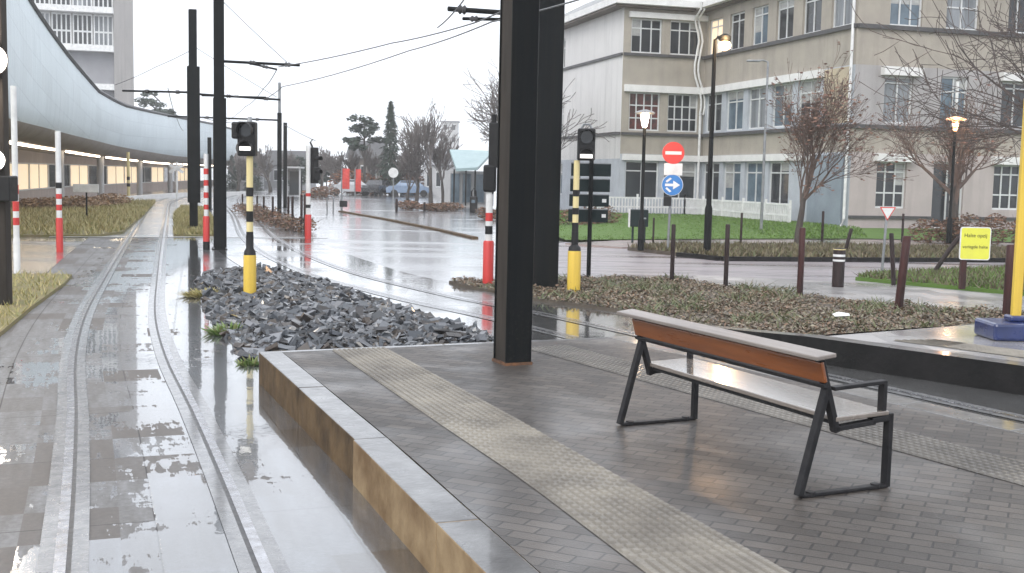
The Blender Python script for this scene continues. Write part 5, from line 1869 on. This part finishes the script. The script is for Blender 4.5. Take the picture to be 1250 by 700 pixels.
# stacked dark panels
p = G(718, 341)
t = thing('direction_sign', 'four dark panels stacked on a thin post behind the right tram signal', 'road sign', p)
z = lambda py: zat(p, py) - p.z
MB().cyl((0, -.05, 0), (0, -.05, z(188)), .045, n=10).build('post', M['mast'], t, smooth=True)
for i, (ra_, rb_) in enumerate(((199, 216), (218, 235), (237, 253), (255, 272))):
    zc, hh = (z(ra_) + z(rb_)) / 2, z(ra_) - z(rb_)
    f = MB().box((.0 - i * .012, .03, zc), (.8, .03, hh - .02)).build('panel', M['signdark'], t, bevel=.008)
    MB().box((-i * .012, .012, zc + hh * .46), (.78, .006, .02)).build('panel_trim', M['galv'], f)
    if i >= 2:
        MB().box((.28, .013, zc), (.085, .004, .07)).build('arrow_mark', M['white'], f)
    else:
        MB().box((-.3, .013, zc + (.03 if i == 0 else -.04)), (.07, .004, .06)).build('arrow_mark', M['white'], f)
# dark box near the lamp
p = G(779, 297, .08)
t = thing('utility_box', 'dark metal box on two short legs with a pale left edge by the lawn', 'utility box', p)
z = lambda py: zat(p, py) - p.z
MB().box((0, 0, (z(256) + z(277)) / 2), (.55, .3, z(256) - z(277))).build('cabinet', M['signdark'], t, bevel=.03)
MB().box((-.3, -.02, (z(256) + z(277)) / 2), (.03, .3, z(256) - z(277) + .04)).build('edge_strip', M['white'], t)
MB().box((.17, -.155, (z(256) + z(277)) / 2), (.07, .01, .05)).build('handle', M['galv'], t)
for x in (-.18, .18):
    MB().box((x, 0, z(277) / 2), (.06, .1, z(277))).build('leg', M['signdark'], t)

# give way
p = G(1076, 338, .02)
t = thing('road_sign', 'small white give-way triangle on a thin grey post', 'road sign', p)
z = lambda py: zat(p, py) - p.z
MB().cyl((0, 0, 0), (.05, 0, z(255)), .03, n=8).build('post', M['galv'], t, smooth=True)
zc = z(259)
tri = lambda s: [(.05 - s, zc + s * .62), (.05 + s, zc + s * .62), (.05, zc - s * 1.05)]
m = MB()
m.add([(x, -.045, q) for x, q in tri(.175)] + [(x, -.03, q) for x, q in tri(.175)], [(0, 2, 1), (3, 4, 5), (0, 1, 4, 3), (1, 2, 5, 4), (2, 0, 3, 5)])
f = m.build('triangle', M['signred'], t)
m = MB()
m.add([(x, -.048, q) for x, q in tri(.14)], [(0, 2, 1)])
m.build('white_field', M['white'], f)

# yellow notice
p = G(1174, 353, .08)
t = thing('notice_sign', 'bright yellow notice with two lines of dark writing on a brown post', 'sign', p)
z = lambda py: zat(p, py) - p.z
MB().box((0, 0, z(300) / 2), (.1, .1, z(300))).build('post', M['postred'], t)
w_, h_ = .58, z(277) - z(317)
c = Vector((.17, -.08, (z(277) + z(317)) / 2))
m = MB()
def rrect(w_, h_, r_):
    o_ = []
    for cx_, cz_, a0_ in ((w_ / 2 - r_, h_ / 2 - r_, 0), (-w_ / 2 + r_, h_ / 2 - r_, 90), (-w_ / 2 + r_, -h_ / 2 + r_, 180), (w_ / 2 - r_, -h_ / 2 + r_, 270)):
        for k in range(5):
            a = R(a0_ + 22.5 * k)
            o_.append((cx_ + r_ * math.cos(a), cz_ + r_ * math.sin(a)))
    return o_
pts = rrect(w_, h_, .05)
n = len(pts)
m.add([(x, -.012, q) for x, q in pts] + [(x, .012, q) for x, q in pts], [tuple(range(n)), tuple(range(n, 2 * n))[::-1]] + [(i, n + i, n + (i + 1) % n, (i + 1) % n) for i in range(n)])
bd = m.build('board', M['white'], t)
bd.location = c
m = MB()
m.add([(x, -.0145, q) for x, q in rrect(w_ - .035, h_ - .035, .04)], [tuple(range(n))])
fc = m.build('yellow_face', M['signyellow'], bd)
for txt, zz, sz in (('Halte opzij', .12, .1), ('verlegde halte', -.09, .085)):
    cu = bpy.data.curves.new('lettering', 'FONT')
    cu.body = txt
    cu.size = sz
    cu.align_x = 'CENTER'
    cu.extrude = .001
    cu.materials.append(M['black'])
    tmp = bpy.data.objects.new('lettering', cu)
    col.objects.link(tmp)
    me_ = bpy.data.meshes.new_from_object(tmp.evaluated_get(bpy.context.evaluated_depsgraph_get()))
    bpy.data.objects.remove(tmp)
    to = bpy.data.objects.new('lettering', me_)
    col.objects.link(to)
    to.parent = bd
    to.location = (0, -.0165, zz)
    to.rotation_euler = (R(90), 0, 0)

# temporary stop pole on the opposite platform
p = G(1238, 413, PZ)
t = thing('stop_pole', 'yellow temporary stop pole in a heavy navy base at the right edge', 'stop pole', p)
m = MB()
m.prism([(-.36, -.3), (.42, -.3), (.42, .3), (-.36, .3)], 0, .2)
m.build('base_block', M['navy'], t, bevel=.035)
MB().box((.0, 0, .235), (.2, .2, .066)).build('socket', M['navy'], t, bevel=.02)
MB().box((0, 0, 1.5), (.105, .07, 2.5)).build('pole', M['yellow'], t, bevel=.01)
MB().box((.16, -.02, 1.95), (.2, .04, .95)).build('timetable_case', M['yellow'], t, bevel=.01)
MB().box((.155, -.045, 1.25), (.12, .03, .3)).build('latch_box', M['black'], t)

# wooden posts
def wpost(label, px, base, top, w_=.085, z0=.05, lean=0, mat='postwood', group='wooden posts of the planting beds'):
    p = G(px, base, z0)
    m = MB()
    h = zat(p, top) - z0
    m.tube([(0, 0, -.05), (lean * .5, 0, h * .5), (lean, 0, h - .02), (lean, 0, h)], [w_ / 2, w_ / 2, w_ / 2, w_ * .38], 10)
    o = m.build('wooden_post', M[mat], smooth=True, ang=50)
    o.location = p
    return tag(o, label, 'post', group)
wpost('dark wooden post directly below the no-entry and arrow signs', 820, 344, 274)
wpost('dark wooden post at the far edge of the leaf bed, under the tall lamp', 885.5, 353, 274)
wpost('reddish wooden post in line with the trunk of the red-leaved tree', 976, 362, 278, .11, mat='postred')
wpost('tallest red-brown wooden post on the leaf bed, near the give-way sign', 1096, 381, 288, .13, lean=.08, mat='postred')
wpost('red-brown wooden post right behind the yellow stop pole', 1229, 389, 299, .14, mat='postred')
wpost('leaning dark stake beside the give-way post', 1091, 346, 285, .09, lean=-.1)
wpost('slanting dark prop of the right street tree', 1137, 335, 278, .1, lean=.7)
wpost('slanting dark stake above the banded bollard', 1031, 311, 279, .1, lean=.15)
wpost('thin dark stake at the blue panel of the school', 1003, 302, 258, .08)
wpost('thin dark stake on the verge between the two tall lamps', 904, 302, 260, .07)
wpost('thin dark stake behind the tallest red-brown post', 1101, 296, 261, .08)
wpost('thin stake at the foot of the dark utility box', 797, 303, 266, .06)
# stakes of the far bed
for i, (x, b, t_) in enumerate(((296, 256, 237), (305, 259, 238), (314, 262, 239), (322, 265, 240), (333, 270, 240), (352, 274, 240), (357, 279, 240), (368, 283, 238), (372, 285, 238))):
    wpost('thin stake standing in the low red-brown shrubs by the far tracks', x, b, t_, .09, 0, group='stakes of the far shrub bed')
wpost('brown stake in front of the planted roundel', 484, 259, 243, .14, 0, group=None)
wpost('short dark post at the near edge of the roundel shrubs', 518, 259, 247, .12, 0, group=None)

# bollard with reflective bands
p = G(1022.5, 350.5, .016)
t = thing('bollard', 'dark bollard with pale reflective bands beside the wet footpath', 'bollard', p)
h = zat(p, 303) - p.z
MB().lathe((0, 0, 0), [(.115, 0), (.115, h - .04), (.1, h - .005), (.03, h)], 20).build('body', M['postwood'], t, smooth=True)
for q0_, q1_ in ((.66, .71), (.78, .84), (.955, .975)):
    MB().lathe((0, 0, 0), [(.118, h * q0_), (.118, h * q1_)], 20).build('reflective_band', M['white'] if q0_ < .9 else M['paleyellow'], t, smooth=True)

# red banners and little things at the junction
for x, b, ta_, tb_, lab in ((421, 243, 206, 231, 'larger red banner on a pole at the far junction'), (437, 242, 207, 234, 'slimmer red banner on a pole right of the larger one')):
    p = G(x, b)
    t = thing('banner', lab, 'banner', p, group='red banners at the junction')
    z = lambda py: zat(p, py)
    MB().cyl((-.25, 0, 0), (-.25, 0, z(ta_ - 1)), .05, n=8).build('pole', M['galv'], t)
    wv = MB()
    wd = .46 if x < 430 else .36
    vs, fs = [], []
    for i in range(7):
        for j in range(3):
            vs.append((-.2 + wd * j / 2 * 1.2, .05 * math.sin(j * 1.5 + i), z(ta_) + (z(tb_) - z(ta_)) * i / 6))
    for i in range(6):
        for j in range(2):
            fs.append((i * 3 + j, i * 3 + j + 1, i * 3 + j + 4, i * 3 + j + 3))
    wv.add(vs, fs)
    b_ = wv.build('cloth', M['banner'], t)
    s_ = b_.modifiers.new('thickness', 'SOLIDIFY'); s_.thickness = .02
p = G(417, 259)
t = thing('keep_sign', 'small dark box sign on a thin post at the end of the median kerb', 'road sign', p)
z = lambda py: zat(p, py)
MB().box((0, 0, .45), (.12, .12, .9)).build('post', M['galv'], t)
MB().box((.1, -.05, z(249)), (.4, .12, .32)).build('box', M['black'], t, bevel=.02)
p = G(403, 260)
t = thing('hoop_barrier', 'bent pale steel hoop beside the median sign', 'barrier', p)
MB().tube([(-.15, 0, 0), (-.17, 0, .7), (-.1, 0, .85), (.1, 0, .85), (.17, 0, .7), (.15, 0, 0)], .035, 8).build('hoop', M['galv'], t, smooth=True)
p = G(578, 260)
t = thing('ticket_machine', 'slim dark ticket post with a hooped top in front of the pavilion', 'ticket machine', p)
z = lambda py: zat(p, py)
MB().box((0, 0, z(240) / 2), (.42, .3, z(240))).build('body', M['black'], t, bevel=.05)
MB().tube([(-.12, 0, z(241)), (-.12, 0, z(234)), (0, 0, z(230)), (.12, 0, z(234)), (.12, 0, z(241))], .045, 6).build('hoop', M['black'], t)
MB().box((-.02, -.155, z(246)), (.2, .01, .16)).build('screen', M['glassblue'], t)
p = G(394, 250)
t = thing('road_sign', 'white round sign among the far cars at the end of the street', 'road sign', V(480, 236, 88).xy.to_3d())
MB().cyl((0, 0, 0), (0, 0, 2.4), .05, n=8).build('post', M['galv'], t)
MB().cyl((0, -.08, 2.1), (0, -.05, 2.1), .38, n=20).build('disc', M['white'], t)

# litter on the bed
m = MB()
m.add([(-.1, -.05, 0), (.1, -.06, .015), (.12, .06, .03), (-.02, .07, .05), (-.11, .05, .02)], [(0, 1, 2, 3, 4)])
o = m.build('paper_scrap', M['white'])
o.modifiers.new('thickness', 'SOLIDIFY').thickness = .004
o.location = G(1027, 386, .26)
tag(o, 'crumpled white paper scrap lying on the leaf bed', 'paper')

# ------------------------------------------------------------------ bench
Nn, Fn = G(975, 608, PZ), G(757, 520, PZ)
ax = (Fn - Nn).xy
LB = ax.length
ang = math.atan2(ax.y, ax.x)
dep = Vector((ax.y, -ax.x)).normalized()
bench = thing('bench', 'steel-framed bench with a pale wet seat and orange wooden backrest, seen from behind', 'bench', Nn, ang)
D = lambda d_, z_, x_=0: (x_, -d_, z_)      # local: x along bench, -y depth
def frame(x):
    m = MB()
    w_, t_ = .05, .024
    def bb(a, b, ww=w_, tt=t_):
        m.bar(D(*a, x), D(*b, x), ww, tt, up=(0, 0, 1) if abs(a[1] - b[1]) < .2 else (0, 1, 0))
    def flat(a, b, t=.028):
        A, B = Vector(D(*a, x)), Vector(D(*b, x))
        d_ = (B - A).normalized()
        X = Vector((1, 0, 0))
        Z = X.cross(d_)
        m.box((A + B) / 2, (w_, (B - A).length + t * .8, t), rot=Matrix((X, d_, Z)).transposed())
    flat((0, .025), (.155, .60), .036)
    flat((0.02, .012), (.62, .012), .02)
    flat((.625, .02), (.625, .425), .034)
    flat((.625, .415), (.5, .405), .034)
    flat((.5, .395), (.225, .375), .03)
    flat((.235, .37), (.105, .765), .036)
    m.cyl(D(.08, 0, x), D(.08, .03, x), .03, n=8)
    m.cyl(D(.55, 0, x), D(.55, .03, x), .03, n=8)
    return m.build('end_frame', M['frame'], bench, bevel=.005)
def armrest(x):
    m = MB()
    A = Vector(D(.57, .43, x)); B = Vector(D(.57, .615, x)); C_ = Vector(D(.2, .605, x))
    m.box((A + B) / 2, (.05, .028, .185))
    m.bar(B + Vector((0, -.012, .008)), C_, .05, .022)
    return m.build('armrest', M['frame'], bench, bevel=.004)
for x in (.0, LB):
    frame(x)
    armrest(x)
def plank(pts_dz, x0, x1, name, mat, bev=.006):
    m = MB()
    n = len(pts_dz)
    m.add([D(d_, z_, x0) for d_, z_ in pts_dz] + [D(d_, z_, x1) for d_, z_ in pts_dz], [tuple(range(n)), tuple(range(n, 2 * n))[::-1]] + [(i, n + i, n + (i + 1) % n, (i + 1) % n) for i in range(n)])
    return m.build(name, M[mat], bench, bevel=bev)
plank([(.215, .418), (.60, .432), (.60, .458), (.215, .446)], -.03, LB + .03, 'seat', 'benchtop')
plank([(.235, .392), (.27, .393), (.27, .417), (.235, .416)], .03, LB - .03, 'seat_rail', 'frame', .003)
plank([(.54, .404), (.575, .405), (.575, .429), (.54, .428)], .03, LB - .03, 'seat_rail', 'frame', .003)
plank([(.118, .642), (.142, .648), (.108, .765), (.084, .759)], -.03, LB + .03, 'backrest', 'benchwood')
plank([(.120, .612), (.152, .620), (.146, .641), (.114, .633)], -.03, LB + .03, 'back_rail', 'frame', .003)
plank([(.035, .775), (.17, .79), (.168, .815), (.033, .80)], -.06, LB + .16, 'top_rail', 'railwood')

# ------------------------------------------------------------------ air
hm = bpy.data.materials.new('haze_air')
hm.use_nodes = True
hm.node_tree.nodes.remove(hm.node_tree.nodes['Principled BSDF'])
pv = hm.node_tree.nodes.new('ShaderNodeVolumePrincipled')
pv.inputs['Color'].default_value = (1, 1, 1, 1)
pv.inputs['Density'].default_value = 0.0009
hm.node_tree.links.new(pv.outputs[0], hm.node_tree.nodes['Material Output'].inputs['Volume'])
tag(MB().box((0, 640, 20), (1900, 1760, 46)).build('haze', hm), kind='stuff')

# ------------------------------------------------------------------ render settings
sc.render.engine = 'CYCLES'
sc.cycles.use_denoising = True
sc.cycles.max_bounces = 6
sc.cycles.volume_bounces = 1
sc.cycles.diffuse_bounces = 3
sc.cycles.glossy_bounces = 4
sc.cycles.sample_clamp_indirect = 6
sc.render.resolution_x, sc.render.resolution_y = 1024, 573
sc.view_settings.view_transform = 'Standard'
sc.view_settings.look = 'None'
sc.view_settings.exposure = 0.78
sc.view_settings.gamma = 1.0
